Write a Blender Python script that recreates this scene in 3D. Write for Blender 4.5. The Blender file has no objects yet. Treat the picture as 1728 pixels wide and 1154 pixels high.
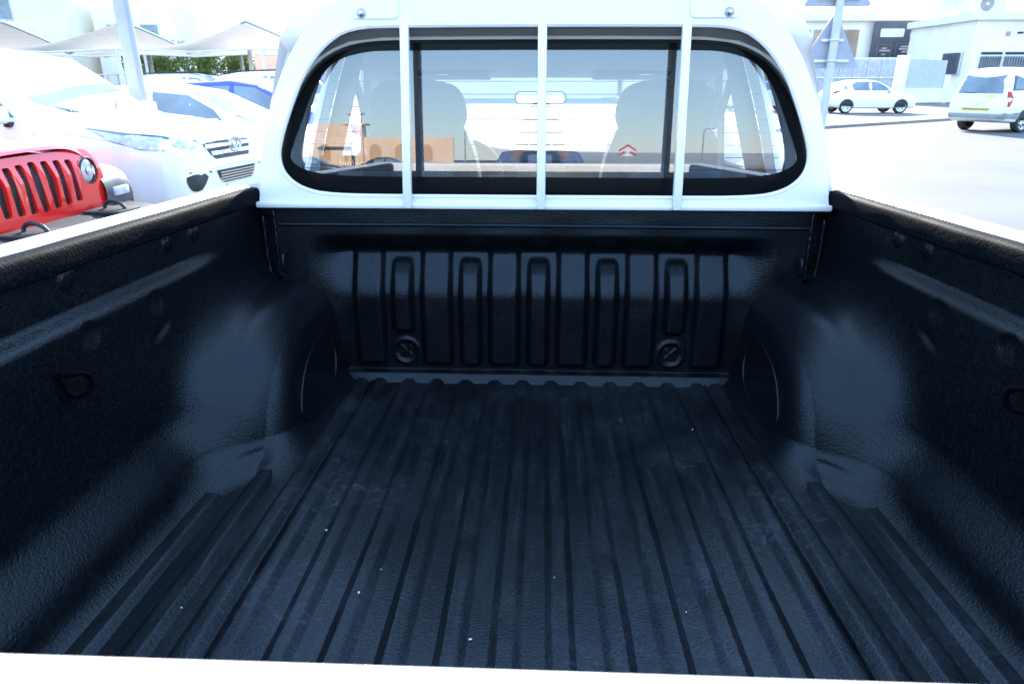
import bpy, bmesh, math, random
import numpy as np
from mathutils import Vector, Matrix
from mathutils.geometry import delaunay_2d_cdt
from mathutils.bvhtree import BVHTree
R_ = math.radians
rng = random.Random(7)
scene = bpy.context.scene
COL = scene.collection

# ------------------------------------------------------------------ camera, sky, sun, exposure
CAM_PITCH, CAM_YAW = 20.78, 2.3
cam = bpy.data.cameras.new('camera'); cam.lens = 24.0; cam.sensor_width = 36.0
cam.clip_start = 0.02; cam.clip_end = 3000
cam.dof.use_dof = True; cam.dof.focus_distance = 1.75; cam.dof.aperture_fstop = 13.0
cam_o = bpy.data.objects.new('camera', cam); COL.objects.link(cam_o)
cam_o.location = (0, 0, 1.48); cam_o.rotation_euler = (R_(90 - CAM_PITCH), 0, R_(CAM_YAW))
scene.camera = cam_o

SUN_EL, SUN_AZ = 23.0, 0.3          # azimuth clockwise from +Y (ahead of the truck)
world = bpy.data.worlds.new('World'); scene.world = world; world.use_nodes = True
wn = world.node_tree; wn.nodes.clear()
sky = wn.nodes.new('ShaderNodeTexSky'); sky.sky_type = 'NISHITA'; sky.sun_disc = False
sky.sun_elevation = R_(SUN_EL); sky.sun_rotation = R_(SUN_AZ)
sky.air_density = 1.0; sky.dust_density = 0.1; sky.ozone_density = 3.8
bg = wn.nodes.new('ShaderNodeBackground'); bg.inputs['Strength'].default_value = 0.15
wo = wn.nodes.new('ShaderNodeOutputWorld')
veil = wn.nodes.new('ShaderNodeMix'); veil.data_type = 'RGBA'; veil.inputs[0].default_value = 0.5; veil.inputs[7].default_value = (2.75, 4.1, 6.2, 1)   # even desert haze over the whole sky
wn.links.new(sky.outputs[0], veil.inputs[6]); wn.links.new(veil.outputs[2], bg.inputs[0]); wn.links.new(bg.outputs[0], wo.inputs[0])
sun = bpy.data.lights.new('sun', 'SUN'); sun.energy = 4.0; sun.angle = R_(0.53); sun.color = (1.0, 0.95, 0.87)
sun_o = bpy.data.objects.new('sun', sun); COL.objects.link(sun_o)
sd = Vector((math.sin(R_(SUN_AZ)) * math.cos(R_(SUN_EL)), math.cos(R_(SUN_AZ)) * math.cos(R_(SUN_EL)), math.sin(R_(SUN_EL))))
sun_o.rotation_euler = sd.to_track_quat('Z', 'Y').to_euler()
vs = scene.view_settings
vs.view_transform = 'Standard'; vs.look = 'None'; vs.gamma = 1.0; vs.use_curve_mapping = False
vs.exposure = 2.2
scene.cycles.max_bounces = 6; scene.cycles.transparent_max_bounces = 12
scene.cycles.sample_clamp_indirect = 8.0

# ------------------------------------------------------------------ materials
MATS = {}
def mat(name, col, rough=0.5, metal=0.0, spec=0.5, var=0.06, vscale=3.0, bump=0.0, bscale=200.0, coat=0.0, emit=None, dust=None, rvar=0.0):
    """principled material whose base colour and roughness wander a little with object-space noise"""
    if name in MATS: return MATS[name]
    m = bpy.data.materials.new(name); m.use_nodes = True
    nt = m.node_tree; p = nt.nodes['Principled BSDF']
    p.inputs['Roughness'].default_value = rough; p.inputs['Metallic'].default_value = metal
    p.inputs['Specular IOR Level'].default_value = spec; p.inputs['Coat Weight'].default_value = coat
    p.inputs['Coat Roughness'].default_value = 0.04
    tc = nt.nodes.new('ShaderNodeTexCoord')
    nz = nt.nodes.new('ShaderNodeTexNoise'); nz.inputs['Scale'].default_value = vscale; nz.inputs['Detail'].default_value = 6
    nt.links.new(tc.outputs['Object'], nz.inputs['Vector'])
    rp = nt.nodes.new('ShaderNodeValToRGB')
    a = [max(0, c * (1 - 2 * var)) for c in col[:3]]; b = [min(1, c * (1 + 2 * var)) for c in col[:3]]
    rp.color_ramp.elements[0].position = 0.3; rp.color_ramp.elements[1].position = 0.7
    rp.color_ramp.elements[0].color = (*a, 1); rp.color_ramp.elements[1].color = (*b, 1)
    nt.links.new(nz.outputs['Fac'], rp.inputs['Fac'])
    out = rp.outputs['Color']
    if dust:
        dn = nt.nodes.new('ShaderNodeTexNoise'); dn.inputs['Scale'].default_value = dust[1]; dn.inputs['Detail'].default_value = 9; dn.inputs['Roughness'].default_value = 0.7
        nt.links.new(tc.outputs['Object'], dn.inputs['Vector'])
        dr = nt.nodes.new('ShaderNodeMapRange'); dr.inputs[1].default_value = dust[2]; dr.inputs[2].default_value = dust[3]
        dr.inputs[3].default_value = 0; dr.inputs[4].default_value = dust[4]
        nt.links.new(dn.outputs['Fac'], dr.inputs[0])
        mx = nt.nodes.new('ShaderNodeMix'); mx.data_type = 'RGBA'
        nt.links.new(dr.outputs[0], mx.inputs[0]); nt.links.new(out, mx.inputs[6]); mx.inputs[7].default_value = (*dust[0], 1)
        out = mx.outputs[2]
    nt.links.new(out, p.inputs['Base Color'])
    if rvar:
        rr = nt.nodes.new('ShaderNodeMapRange'); rr.inputs[3].default_value = rough - rvar; rr.inputs[4].default_value = rough + rvar
        nt.links.new(nz.outputs['Fac'], rr.inputs[0]); nt.links.new(rr.outputs[0], p.inputs['Roughness'])
    if bump:
        bn = nt.nodes.new('ShaderNodeTexNoise'); bn.inputs['Scale'].default_value = bscale; bn.inputs['Detail'].default_value = 3
        nt.links.new(tc.outputs['Object'], bn.inputs['Vector'])
        bu = nt.nodes.new('ShaderNodeBump'); bu.inputs['Strength'].default_value = bump; bu.inputs['Distance'].default_value = 0.5 / bscale
        nt.links.new(bn.outputs['Fac'], bu.inputs['Height']); nt.links.new(bu.outputs[0], p.inputs['Normal'])
    if emit:
        p.inputs['Emission Color'].default_value = (*emit[0], 1); p.inputs['Emission Strength'].default_value = emit[1]
    MATS[name] = m
    return m

def glass_mat(name, refl=0.08, tint=(0.9, 0.95, 0.95), rough=0.0):
    """thin window pane: part mirror, part tinted clear"""
    if name in MATS: return MATS[name]
    m = bpy.data.materials.new(name); m.use_nodes = True
    nt = m.node_tree; nt.nodes.clear()
    o = nt.nodes.new('ShaderNodeOutputMaterial'); mx = nt.nodes.new('ShaderNodeMixShader')
    t = nt.nodes.new('ShaderNodeBsdfTransparent'); t.inputs[0].default_value = (*tint, 1)
    g = nt.nodes.new('ShaderNodeBsdfGlossy'); g.inputs['Roughness'].default_value = rough
    lw = nt.nodes.new('ShaderNodeLayerWeight'); lw.inputs['Blend'].default_value = 0.25
    mr = nt.nodes.new('ShaderNodeMapRange'); mr.inputs[3].default_value = refl; mr.inputs[4].default_value = min(1, refl + 0.5)
    pw = nt.nodes.new('ShaderNodeMath'); pw.operation = 'POWER'; pw.inputs[1].default_value = 2.5
    nt.links.new(lw.outputs['Facing'], pw.inputs[0]); nt.links.new(pw.outputs[0], mr.inputs[0])
    nt.links.new(mr.outputs[0], mx.inputs[0]); nt.links.new(t.outputs[0], mx.inputs[1]); nt.links.new(g.outputs[0], mx.inputs[2])
    nt.links.new(mx.outputs[0], o.inputs[0])
    MATS[name] = m
    return m

def liner_mat(name, dusty, matte=False):
    """sprayed polyurethane bed coating: black, pebbly grain, traffic dust on the flat"""
    m = bpy.data.materials.new(name); m.use_nodes = True
    nt = m.node_tree; p = nt.nodes['Principled BSDF']; L = nt.links.new
    tc = nt.nodes.new('ShaderNodeTexCoord')
    def noise(scale, detail=4, rough=0.6, vec=None):
        n = nt.nodes.new('ShaderNodeTexNoise'); n.inputs['Scale'].default_value = scale; n.inputs['Detail'].default_value = detail
        n.inputs['Roughness'].default_value = rough; L(vec or tc.outputs['Object'], n.inputs['Vector']); return n.outputs['Fac']
    def rng_(v, a, b, c, d):
        n = nt.nodes.new('ShaderNodeMapRange'); n.inputs[1].default_value = a; n.inputs[2].default_value = b
        n.inputs[3].default_value = c; n.inputs[4].default_value = d; L(v, n.inputs[0]); return n.outputs[0]
    def mixc(f, a, b):
        n = nt.nodes.new('ShaderNodeMix'); n.data_type = 'RGBA'; L(f, n.inputs[0])
        for s, i in ((a, 6), (b, 7)):
            if isinstance(s, tuple): n.inputs[i].default_value = (*s, 1)
            else: L(s, n.inputs[i])
        return n.outputs[2]
    def mul(a, b):
        n = nt.nodes.new('ShaderNodeMath'); n.operation = 'MULTIPLY'; L(a, n.inputs[0]); L(b, n.inputs[1]); return n.outputs[0]
    base = mixc(noise(260, 2), (0.0014, 0.0020, 0.0031), (0.0028, 0.0038, 0.0056))
    if dusty:
        big = rng_(noise(3.2, 9, 0.66), 0.46, 0.66, 0.0, 1.0)
        mp = nt.nodes.new('ShaderNodeMapping'); mp.inputs['Scale'].default_value = (14, 1.3, 14); L(tc.outputs['Object'], mp.inputs['Vector'])
        streak = rng_(noise(3.0, 8, 0.7, mp.outputs[0]), 0.48, 0.68, 0.0, 0.8)
        fine = rng_(noise(90, 6, 0.75), 0.42, 0.62, 0.25, 1.0)
        ad = nt.nodes.new('ShaderNodeMath'); ad.operation = 'MAXIMUM'; L(big, ad.inputs[0]); L(streak, ad.inputs[1])
        d = mul(ad.outputs[0], fine)
        base = mixc(rng_(d, 0, 1, 0.0, 0.55), base, (0.060, 0.071, 0.088))
        # scuff arcs and scratches
        w = nt.nodes.new('ShaderNodeTexVoronoi'); w.feature = 'DISTANCE_TO_EDGE'; w.inputs['Scale'].default_value = 5.5
        wp = nt.nodes.new('ShaderNodeVectorMath'); wp.operation = 'ADD'; nn = nt.nodes.new('ShaderNodeTexNoise'); nn.inputs['Scale'].default_value = 4
        L(tc.outputs['Object'], nn.inputs['Vector']); L(tc.outputs['Object'], wp.inputs[0]); L(nn.outputs['Color'], wp.inputs[1]); L(wp.outputs[0], w.inputs['Vector'])
        sc = mul(rng_(w.outputs['Distance'], 0.0, 0.03, 1.0, 0.0), rng_(noise(3.1, 5), 0.50, 0.60, 0.0, 1.0))
        base = mixc(mul(sc, rng_(noise(120, 4), 0.38, 0.62, 0.0, 0.6)), base, (0.075, 0.083, 0.097))
    # worn specks
    base = mixc(rng_(noise(75, 8, 0.8), 0.70, 0.74, 0, 0.6), base, (0.06, 0.068, 0.08))
    grain = rng_(noise(170, 3, 0.6), 0.46, 0.64, 0.0, 1.0)
    base = mixc(grain, base, (0.0068, 0.0084, 0.0110))
    L(base, p.inputs['Base Color'])
    L(rng_(noise(6, 5), 0.3, 0.7, *((0.62, 0.75) if matte else (0.285, 0.375))), p.inputs['Roughness'])
    p.inputs['Specular IOR Level'].default_value = 0.035 if matte else 0.35; p.inputs['Specular Tint'].default_value = (0.70, 0.86, 1.0, 1)
    bu = nt.nodes.new('ShaderNodeBump'); bu.inputs['Strength'].default_value = 0.62 if not dusty else 0.5; bu.inputs['Distance'].default_value = 0.0015
    L(noise(235, 2, 0.5), bu.inputs['Height'])
    b2 = nt.nodes.new('ShaderNodeBump'); b2.inputs['Strength'].default_value = 0.06; b2.inputs['Distance'].default_value = 0.003
    L(noise(38, 3), b2.inputs['Height']); L(bu.outputs[0], b2.inputs['Normal'])
    L(b2.outputs[0], p.inputs['Normal'])
    MATS[name] = m
    return m

# ------------------------------------------------------------------ mesh helpers
def link(o, parent=None):
    COL.objects.link(o)
    if parent is not None: o.parent = parent
    return o
def tag(o, label=None, cat=None, group=None, kind=None):
    if label: o['label'] = label
    if cat: o['category'] = cat
    if group: o['group'] = group
    if kind: o['kind'] = kind
    return o
def empty(name, loc=(0, 0, 0), rz=0.0, **kw):
    o = bpy.data.objects.new(name, None); o.empty_display_size = 0.2
    COL.objects.link(o); o.location = loc; o.rotation_euler = (0, 0, rz)
    return tag(o, **kw)
def mesh(name, verts, faces, m, parent=None, smooth=True, sharp=35, loc=None, **kw):
    me = bpy.data.meshes.new(name); me.from_pydata([tuple(map(float, v)) for v in verts], [], [list(map(int, f)) for f in faces]); me.update()
    if m: me.materials.append(m)
    if smooth:
        me.shade_smooth()
        if sharp: me.set_sharp_from_angle(angle=R_(sharp))
    o = bpy.data.objects.new(name, me); link(o, parent)
    if loc is not None: o.location = loc
    return tag(o, **kw)
class MB:
    """collects shapes for ONE mesh"""
    def __init__(s): s.v = []; s.f = []
    def add(s, v, f):
        k = len(s.v); s.v += [Vector(p) for p in v]; s.f += [[i + k for i in q] for q in f]; return s
    def box(s, lo, hi, bev=0.0, rot=None, seg=2):
        bm = bmesh.new(); bmesh.ops.create_cube(bm, size=1)
        c = [(a + b) / 2 for a, b in zip(lo, hi)]; d = [abs(b - a) for a, b in zip(lo, hi)]
        for v in bm.verts: v.co = Vector((v.co.x * d[0], v.co.y * d[1], v.co.z * d[2]))
        if bev: bmesh.ops.bevel(bm, geom=bm.edges[:], offset=min(bev, min(d) * 0.45), segments=seg, affect='EDGES', profile=0.5)
        for v in bm.verts:
            if rot is not None: v.co = rot @ v.co
            v.co += Vector(c)
        bm.verts.index_update()
        s.add([v.co.copy() for v in bm.verts], [[v.index for v in f.verts] for f in bm.faces]); bm.free(); return s
    def tube(s, pts, r, n=8, cap=True, closed=False):
        pts = [Vector(p) for p in pts]; rings = []; N = len(pts)
        rr = r if isinstance(r, (list, tuple)) else [r] * N
        up = None
        for i in range(N):
            a = pts[i - 1] if (i > 0 or closed) else pts[i]; b = pts[(i + 1) % N] if (i < N - 1 or closed) else pts[i]
            t = (b - a).normalized()
            if up is None: up = Vector((0, 0, 1)) if abs(t.z) < 0.9 else Vector((1, 0, 0))
            x = t.cross(up); x = x.normalized() if x.length > 1e-6 else t.orthogonal().normalized(); y = x.cross(t).normalized(); up = y
            rings.append([pts[i] + (x * math.cos(k * 2 * math.pi / n) + y * math.sin(k * 2 * math.pi / n)) * rr[i] for k in range(n)])
        v = [p for q in rings for p in q]; f = []
        for i in range(N if closed else N - 1):
            j = (i + 1) % N
            for k in range(n): f.append([i * n + k, i * n + (k + 1) % n, j * n + (k + 1) % n, j * n + k])
        if cap and not closed: f.append(list(range(n))[::-1]); f.append([(N - 1) * n + k for k in range(n)])
        s.add(v, f); return s
    def lathe(s, prof, n=24, axis='z', c=(0, 0, 0), ang=(0, 2 * math.pi)):
        v = []; f = []; full = abs(ang[1] - ang[0] - 2 * math.pi) < 1e-6; m = n if full else n + 1
        for i in range(m):
            a = ang[0] + (ang[1] - ang[0]) * i / n
            for r, h in prof:
                q = (r * math.cos(a), r * math.sin(a), h)
                if axis == 'x': q = (h, r * math.cos(a), r * math.sin(a))
                if axis == 'y': q = (r * math.cos(a), h, r * math.sin(a))
                v.append((q[0] + c[0], q[1] + c[1], q[2] + c[2]))
        P = len(prof)
        for i in range(n):
            j = (i + 1) % m
            for k in range(P - 1): f.append([i * P + k, j * P + k, j * P + k + 1, i * P + k + 1])
        s.add(v, f); return s
    def plate(s, outline, fn, thick, holes=(), grid=None):
        """flat sheet from a 2D outline (with holes) mapped by fn(u, v, w); w runs 0..thick"""
        v2, f2 = fill2d(outline, holes, grid)
        n = len(v2); v = [fn(a, b, 0) for a, b in v2] + [fn(a, b, thick) for a, b in v2]
        f = [list(q)[::-1] for q in f2] + [[i + n for i in q] for q in f2]
        cnt = {}
        for q in f2:
            for i in range(len(q)):
                e = (q[i], q[(i + 1) % len(q)]); cnt[e] = 1
        for (a, b) in cnt:
            if (b, a) not in cnt: f.append([a, b, b + n, a + n])
        s.add(v, f); return s
    def build(s, name, m, parent=None, smooth=True, sharp=35, loc=None, **kw):
        return mesh(name, s.v, s.f, m, parent, smooth, sharp, loc, **kw)
def inside(p, poly):
    x, y = p; c = False; j = len(poly) - 1
    for i in range(len(poly)):
        xi, yi = poly[i]; xj, yj = poly[j]
        if (yi > y) != (yj > y) and x < (xj - xi) * (y - yi) / (yj - yi) + xi: c = not c
        j = i
    return c
def fill2d(outline, holes=(), grid=None):
    """triangulate a polygon with holes, optionally with a grid of inner points"""
    pts = []; edges = []
    for lp in [outline] + list(holes):
        k = len(pts); pts += [Vector((a, b)) for a, b in lp]; edges += [(k + i, k + (i + 1) % len(lp)) for i in range(len(lp))]
    if grid:
        xs = [p[0] for p in outline]; ys = [p[1] for p in outline]
        nx = int((max(xs) - min(xs)) / grid); ny = int((max(ys) - min(ys)) / grid)
        for i in range(1, nx + 1):
            for j in range(1, ny + 1):
                q = (min(xs) + (i - 0.5) * grid + 1e-4 * (j % 2), min(ys) + (j - 0.5) * grid)
                if inside(q, outline) and not any(inside(q, h) for h in holes): pts.append(Vector(q))
    v, e, f, *_ = delaunay_2d_cdt(pts, edges, [], 0, 1e-6)
    out = []
    for q in f:
        c = (sum(v[i].x for i in q) / len(q), sum(v[i].y for i in q) / len(q))
        if inside(c, outline) and not any(inside(c, h) for h in holes):
            a = 0.0
            for i in range(len(q)):
                p0, p1 = v[q[i]], v[q[(i + 1) % len(q)]]; a += p0.x * p1.y - p1.x * p0.y
            out.append(list(q) if a > 0 else list(q)[::-1])
    return [(p.x, p.y) for p in v], out
def rrect(x0, x1, y0, y1, r, n=6):
    p = []
    for cx, cy, a in ((x1 - r, y1 - r, 0), (x0 + r, y1 - r, 90), (x0 + r, y0 + r, 180), (x1 - r, y0 + r, 270)):
        for i in range(n + 1): t = R_(a + 90 * i / n); p.append((cx + r * math.cos(t), cy + r * math.sin(t)))
    return p
def smooth_poly(pts, it=2):
    """Chaikin corner cutting on a closed outline"""
    for _ in range(it):
        q = []
        for i in range(len(pts)):
            a, b = pts[i], pts[(i + 1) % len(pts)]
            q += [tuple(0.75 * x + 0.25 * y for x, y in zip(a, b)), tuple(0.25 * x + 0.75 * y for x, y in zip(a, b))]
        pts = q
    return pts
def smooth_line(pts, it=2):
    for _ in range(it):
        q = [pts[0]]
        for a, b in zip(pts[:-1], pts[1:]):
            q += [tuple(0.75 * x + 0.25 * y for x, y in zip(a, b)), tuple(0.25 * x + 0.75 * y for x, y in zip(a, b))]
        pts = q + [pts[-1]]
    return pts
def grid_mesh(name, P, m, parent=None, flip=False, **kw):
    """P: array (a, b, 3) of points"""
    a, b = P.shape[:2]; idx = np.arange(a * b).reshape(a, b)
    q = np.stack([idx[:-1, :-1], idx[1:, :-1], idx[1:, 1:], idx[:-1, 1:]], -1).reshape(-1, 4)
    if flip: q = q[:, ::-1]
    return mesh(name, P.reshape(-1, 3), q, m, parent, **kw)
def sstep(a, b, x): t = np.clip((x - a) / (b - a), 0, 1); return t * t * (3 - 2 * t)
def text_mesh(name, s, size, m, parent, matrix, extrude=0.0006, align='CENTER'):
    cu = bpy.data.curves.new(name, 'FONT'); cu.body = s; cu.size = size; cu.extrude = extrude; cu.align_x = align; cu.align_y = 'CENTER'; cu.resolution_u = 2
    to = bpy.data.objects.new(name, cu); COL.objects.link(to)
    dg = bpy.context.evaluated_depsgraph_get(); me = bpy.data.meshes.new_from_object(to.evaluated_get(dg)); bpy.data.objects.remove(to)
    me.name = name; me.materials.clear(); me.materials.append(m); me.transform(matrix)
    o = bpy.data.objects.new(name, me); return link(o, parent)
# ================================================================== the pickup truck (built in its own frame: front wall of the bed at y=0)
RAKE = R_(1.63)
truck = empty('pickup_truck', (0, 1.660, -0.046)); truck.rotation_euler = (-RAKE, 0, 0)
tag(truck, 'white pickup truck seen from its tailgate, open bed sprayed with black liner', 'pickup truck')
WHITE = mat('white_paint', (0.84, 0.815, 0.785), 0.28, 0, 0.5, var=0.012, vscale=2.0, coat=0.5)
LINER = liner_mat('bed_liner', False); LINERF = liner_mat('bed_liner_floor', True); LIP = liner_mat('rail_lip_liner', False, True)
RUBBER = mat('black_rubber', (0.018, 0.018, 0.02), 0.55, var=0.1, vscale=20)
FRIT = mat('window_frit', (0.006, 0.007, 0.008), 0.12, spec=0.07, var=0.05)
BLACK = mat('black_plastic', (0.022, 0.023, 0.026), 0.5, var=0.1, vscale=30, bump=0.15, bscale=400)
CHROME = mat('bright_metal', (0.75, 0.75, 0.76), 0.18, 1.0, var=0.03)
STEEL = mat('zinc_steel', (0.55, 0.56, 0.58), 0.4, 1.0, var=0.06, vscale=15)
ZF = 0.775

def split_build(V, N, F, lab, names, m, parent):
    """cut one smooth surface into parts that keep the whole surface's normals"""
    out = {}
    for k, (nm, par) in names.items():
        sel = F[lab == k]
        if not len(sel): continue
        u, inv = np.unique(sel.reshape(-1), return_inverse=True)
        me = bpy.data.meshes.new(nm); me.from_pydata(V[u].tolist(), [], inv.reshape(-1, sel.shape[1]).tolist()); me.update()
        me.shade_smooth(); me.normals_split_custom_set_from_vertices(N[u].tolist()); me.materials.append(m)
        o = bpy.data.objects.new(nm, me); link(o, out[par] if par in out else parent); out[k] = o
    return out

# ---- front wall of the bed: pressed sheet with ribs
def bulk_y(x, z):
    ax = np.abs(x)
    y = 0.035 * sstep(0.666, 0.676, ax)
    top = 1 - sstep(1.112, 1.170, z)
    lat = 1 - sstep(0.485, 0.595, ax)
    y = y + 0.058 * top * (0.24 + 0.76 * sstep(1.00, 1.135, z)) * lat
    rib = np.zeros_like(x); lab = np.zeros(x.shape, int)
    def rb(cx, z0, z1, hw, r, H, w, wt):
        cz, hz = (z0 + z1) / 2, (z1 - z0) / 2
        qx = np.abs(x - cx) - (hw - r); qz = np.abs(z - cz) - (hz - r)
        d = np.hypot(np.maximum(qx, 0), np.maximum(qz, 0)) + np.minimum(np.maximum(qx, qz), 0) - r
        h = sstep(0, w, -d) * np.clip((z1 - z) / wt, 0, 1) ** 0.8
        return H * h, d
    k = 0
    for i in range(11):
        cx = (i - 5) * 0.0885
        if i % 2 == 0: h, d = rb(cx, 0.812, 1.20, 0.045, 0.016, 0.020, 0.017, 0.02); h = h * top ** 1.3; d = np.where(z > 1.150, 1.0, d)
        else: h, d = rb(cx, 0.905 if i in (1, 9) else 0.812, 1.106, 0.032, 0.020, 0.024, 0.016, 0.042)
        rib = np.maximum(rib, h); lab[(d < 0)] = i + 1
    for sx in (-0.352, 0.352):
        r = np.hypot(x - sx, z - 0.853)
        rib = rib + 0.005 * np.exp(-((r - 0.033) / 0.0055) ** 2) - 0.002 * (r < 0.026)
        cr = np.minimum(np.abs((x - sx) + (z - 0.853)), np.abs((x - sx) - (z - 0.853)))
        rib = rib + 0.003 * np.exp(-(cr / 0.005) ** 2) * (r < 0.021)
        lab[r < 0.037] = 12 if sx < 0 else 13
    y = y - rib
    y = np.minimum(y, (z - 0.799) + 0.0) * (z < 0.799) + y * (z >= 0.799)
    # slight hammered unevenness of the sprayed sheet
    y = y + 0.0012 * np.sin(x * 23 + 3 * np.sin(z * 9)) * np.sin(z * 31 + 1.3)
    return y, lab
gx = np.linspace(-0.738, 0.738, 430); gz = np.linspace(0.762, 1.234, 150)
X, Z = np.meshgrid(gx, gz, indexing='ij'); Y, LB = bulk_y(X, Z)
dYx = np.gradient(Y, gx, axis=0); dYz = np.gradient(Y, gz, axis=1)
NB = np.stack([dYx, -np.ones_like(Y), dYz], -1); NB /= np.linalg.norm(NB, axis=-1, keepdims=True)
V = np.stack([X, Y, Z], -1).reshape(-1, 3); idx = np.arange(V.shape[0]).reshape(X.shape)
F = np.stack([idx[:-1, :-1], idx[1:, :-1], idx[1:, 1:], idx[:-1, 1:]], -1).reshape(-1, 4)
fl = LB[:-1, :-1].reshape(-1)
nm = {0: ('bed_front_wall', None)}
for i in range(1, 12): nm[i] = ('rib', 0)
nm[12] = ('drain_plug', 0); nm[13] = ('drain_plug', 0)
parts = split_build(V, NB.reshape(-1, 3), F, fl, nm, LINER, truck)
bulk = parts[0]
MB().box((-0.735, 0.0, 1.2335), (0.735, 0.06, 1.237), 0.001).build('top_flange', LINER, bulk)
b = MB(); b.tube([(-0.655, -0.001, 1.1925), (-0.3, -0.0015, 1.1935), (0.1, -0.001, 1.1930), (0.66, -0.0015, 1.1915)], 0.0048, 8); b.build('bead_rod', LINER, bulk)
for s in (-1, 1):   # sealed seams beside the corner channel
    b = MB(); pts = []
    for i in range(26):
        z = 1.232 - i * 0.0068; pts.append((s * (0.668 + 0.0012 * math.sin(i * 1.7)), -0.001 + 0.001 * math.sin(i * 2.3), z))
    b.tube(pts, 0.0042, 6); b.build('corner_seam', LINER, bulk)
    b = MB(); hz = 1.098       # tie-down loop
    hx = s * 0.648; ps = [(hx, 0.006, hz + 0.024), (hx, -0.016, hz + 0.024), (hx, -0.026, hz + 0.014), (hx, -0.026, hz - 0.014), (hx, -0.016, hz - 0.024), (hx, 0.006, hz - 0.024)]
    b.tube(smooth_line(ps, 2), 0.0052, 8); b.build('tie_down_loop', LINER, bulk)

# ---- side walls with wheel arches (implicit surface, polygonised once and mirrored)
def smin(a, b, k): h = np.maximum(k - np.abs(a - b), 0) / k; return np.minimum(a, b) - h * h * k * 0.25
def smax(a, b, k): return -smin(-a, -b, k)
def arch_d(x, y, z):
    sh = 0.09 * np.clip((x - 0.56) / 0.15, 0, 1.2)
    yy = np.minimum(y + 0.075 + sh, 0); u = -yy / 0.415; w = np.maximum(z - 0.56, 0) / 0.488; n = 2.8
    prof = ((u ** n + w ** n + 1e-9) ** (1 / n) - 1) * 0.40
    inner = (0.512 + 0.14 * np.maximum(z - 0.775, 0)) - x
    return smax(prof, inner, 0.078)
def wall_d(x, y, z):
    w = 0.7075 + 0.004 * (z - 0.775) / 0.4
    step = 0.021 * sstep(1.150, 1.176, z) * sstep(-0.19, -0.36, y)
    w = w + step
    for yc, zc, r, dp in ((-0.70, 1.128, 0.030, 0.005), (-0.505, 1.126, 0.030, 0.005), (-1.1, 1.128, 0.030, 0.005), (-0.70, 1.222, 0.020, -0.004), (-0.30, 1.222, 0.018, -0.004), (-0.40, 1.218, 0.018, -0.004), (-1.05, 1.222, 0.02, -0.004)):
        q = np.hypot(y - yc, z - zc); w = w + dp * sstep(r, r * 0.45, q) * (sstep(zc - r, zc + r * 0.4, z) if dp > 0 else 1)
    return w - x
def side_f(p):
    x, y, z = p[..., 0], p[..., 1], p[..., 2]
    f = smin(wall_d(x, y, z), arch_d(x, y, z), 0.075)
    f = f - 0.050 * sstep(0.915, 0.812, z) * sstep(-0.46, -0.66, y) - 0.010 * sstep(0.83, 0.785, z) * sstep(-0.30, -0.42, y) * sstep(-0.68, -0.54, y)
    f = smin(f, z - 0.7735, 0.055)
    # press dimple at the foot of the arch
    q = np.hypot((x - 0.575) / 0.055, (z - 0.800) / 0.016); f = f + 0.004 * sstep(1.0, 0.2, q) * (y < -0.40)
    # stretched notch in the arch-to-wall fillet
    q = np.hypot((y + 0.50) / 0.05, (z - 1.075 - 0.3 * (y + 0.5)) / 0.018); f = f + 0.006 * sstep(1.0, 0.1, q)
    return f
H = 0.0062
ax_ = [np.arange(0.43, 0.775, H), np.arange(-1.52, 0.046, H), np.arange(0.765, 1.262, H)]
G = np.stack(np.meshgrid(*ax_, indexing='ij'), -1).astype(np.float32)
FV = side_f(G)
def surface_nets(G, FV, fn, h):
    nx, ny, nz = FV.shape; ins = FV < 0
    cell = np.zeros((nx - 1, ny - 1, nz - 1), int)
    for i in (0, 1):
        for j in (0, 1):
            for k in (0, 1): cell += ins[i:nx - 1 + i, j:ny - 1 + j, k:nz - 1 + k]
    act = (cell > 0) & (cell < 8); ids = -np.ones(act.shape, int); ids[act] = np.arange(act.sum())
    ci = np.argwhere(act); P = G[ci[:, 0], ci[:, 1], ci[:, 2]].astype(float) + h / 2
    def grad(P):
        e = 4e-4; g = np.zeros_like(P)
        for a in range(3):
            d = np.zeros(3); d[a] = e; g[:, a] = (fn(P + d) - fn(P - d)) / (2 * e)
        return g
    for _ in range(4):
        g = grad(P); v = fn(P); st = g * (v / np.maximum((g * g).sum(1), 0.2))[:, None]
        P = P - np.clip(st, -0.6 * h, 0.6 * h)
    Nn = grad(P); Nn /= np.linalg.norm(Nn, axis=1, keepdims=True) + 1e-9
    Fs = []
    for a in range(3):
        b_, c_ = (a + 1) % 3, (a + 2) % 3
        s0 = [slice(1, -1)] * 3; s1 = [slice(1, -1)] * 3; s0[a] = slice(0, -1); s1[a] = slice(1, None)
        A = ins[tuple(s0)]; B = ins[tuple(s1)]
        for flip, msk in ((False, A & ~B), (True, ~A & B)):
            e = np.argwhere(msk); e2 = e.copy()
            for t in (b_, c_): e2[:, t] += 1
            q = []
            for db, dc in ((0, 0), (-1, 0), (-1, -1), (0, -1)):
                r = e2.copy(); r[:, b_] += db; r[:, c_] += dc; q.append(ids[r[:, 0], r[:, 1], r[:, 2]])
            q = np.stack(q, 1)
            if flip: q = q[:, ::-1]
            Fs.append(q)
    Fq = np.concatenate(Fs); return P, Nn, Fq[(Fq >= 0).all(1)]
SV, SN, SF = surface_nets(G, FV, side_f, H)
cen = SV[SF].mean(1)
keep = (cen[:, 2] > 0.7748) & (cen[:, 2] < 1.252)
SF = SF[keep]; cen = cen[keep]
la = (arch_d(cen[:, 0], cen[:, 1], cen[:, 2]) < np.minimum(wall_d(cen[:, 0], cen[:, 1], cen[:, 2]), cen[:, 2] - 0.7735)).astype(int)
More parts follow.
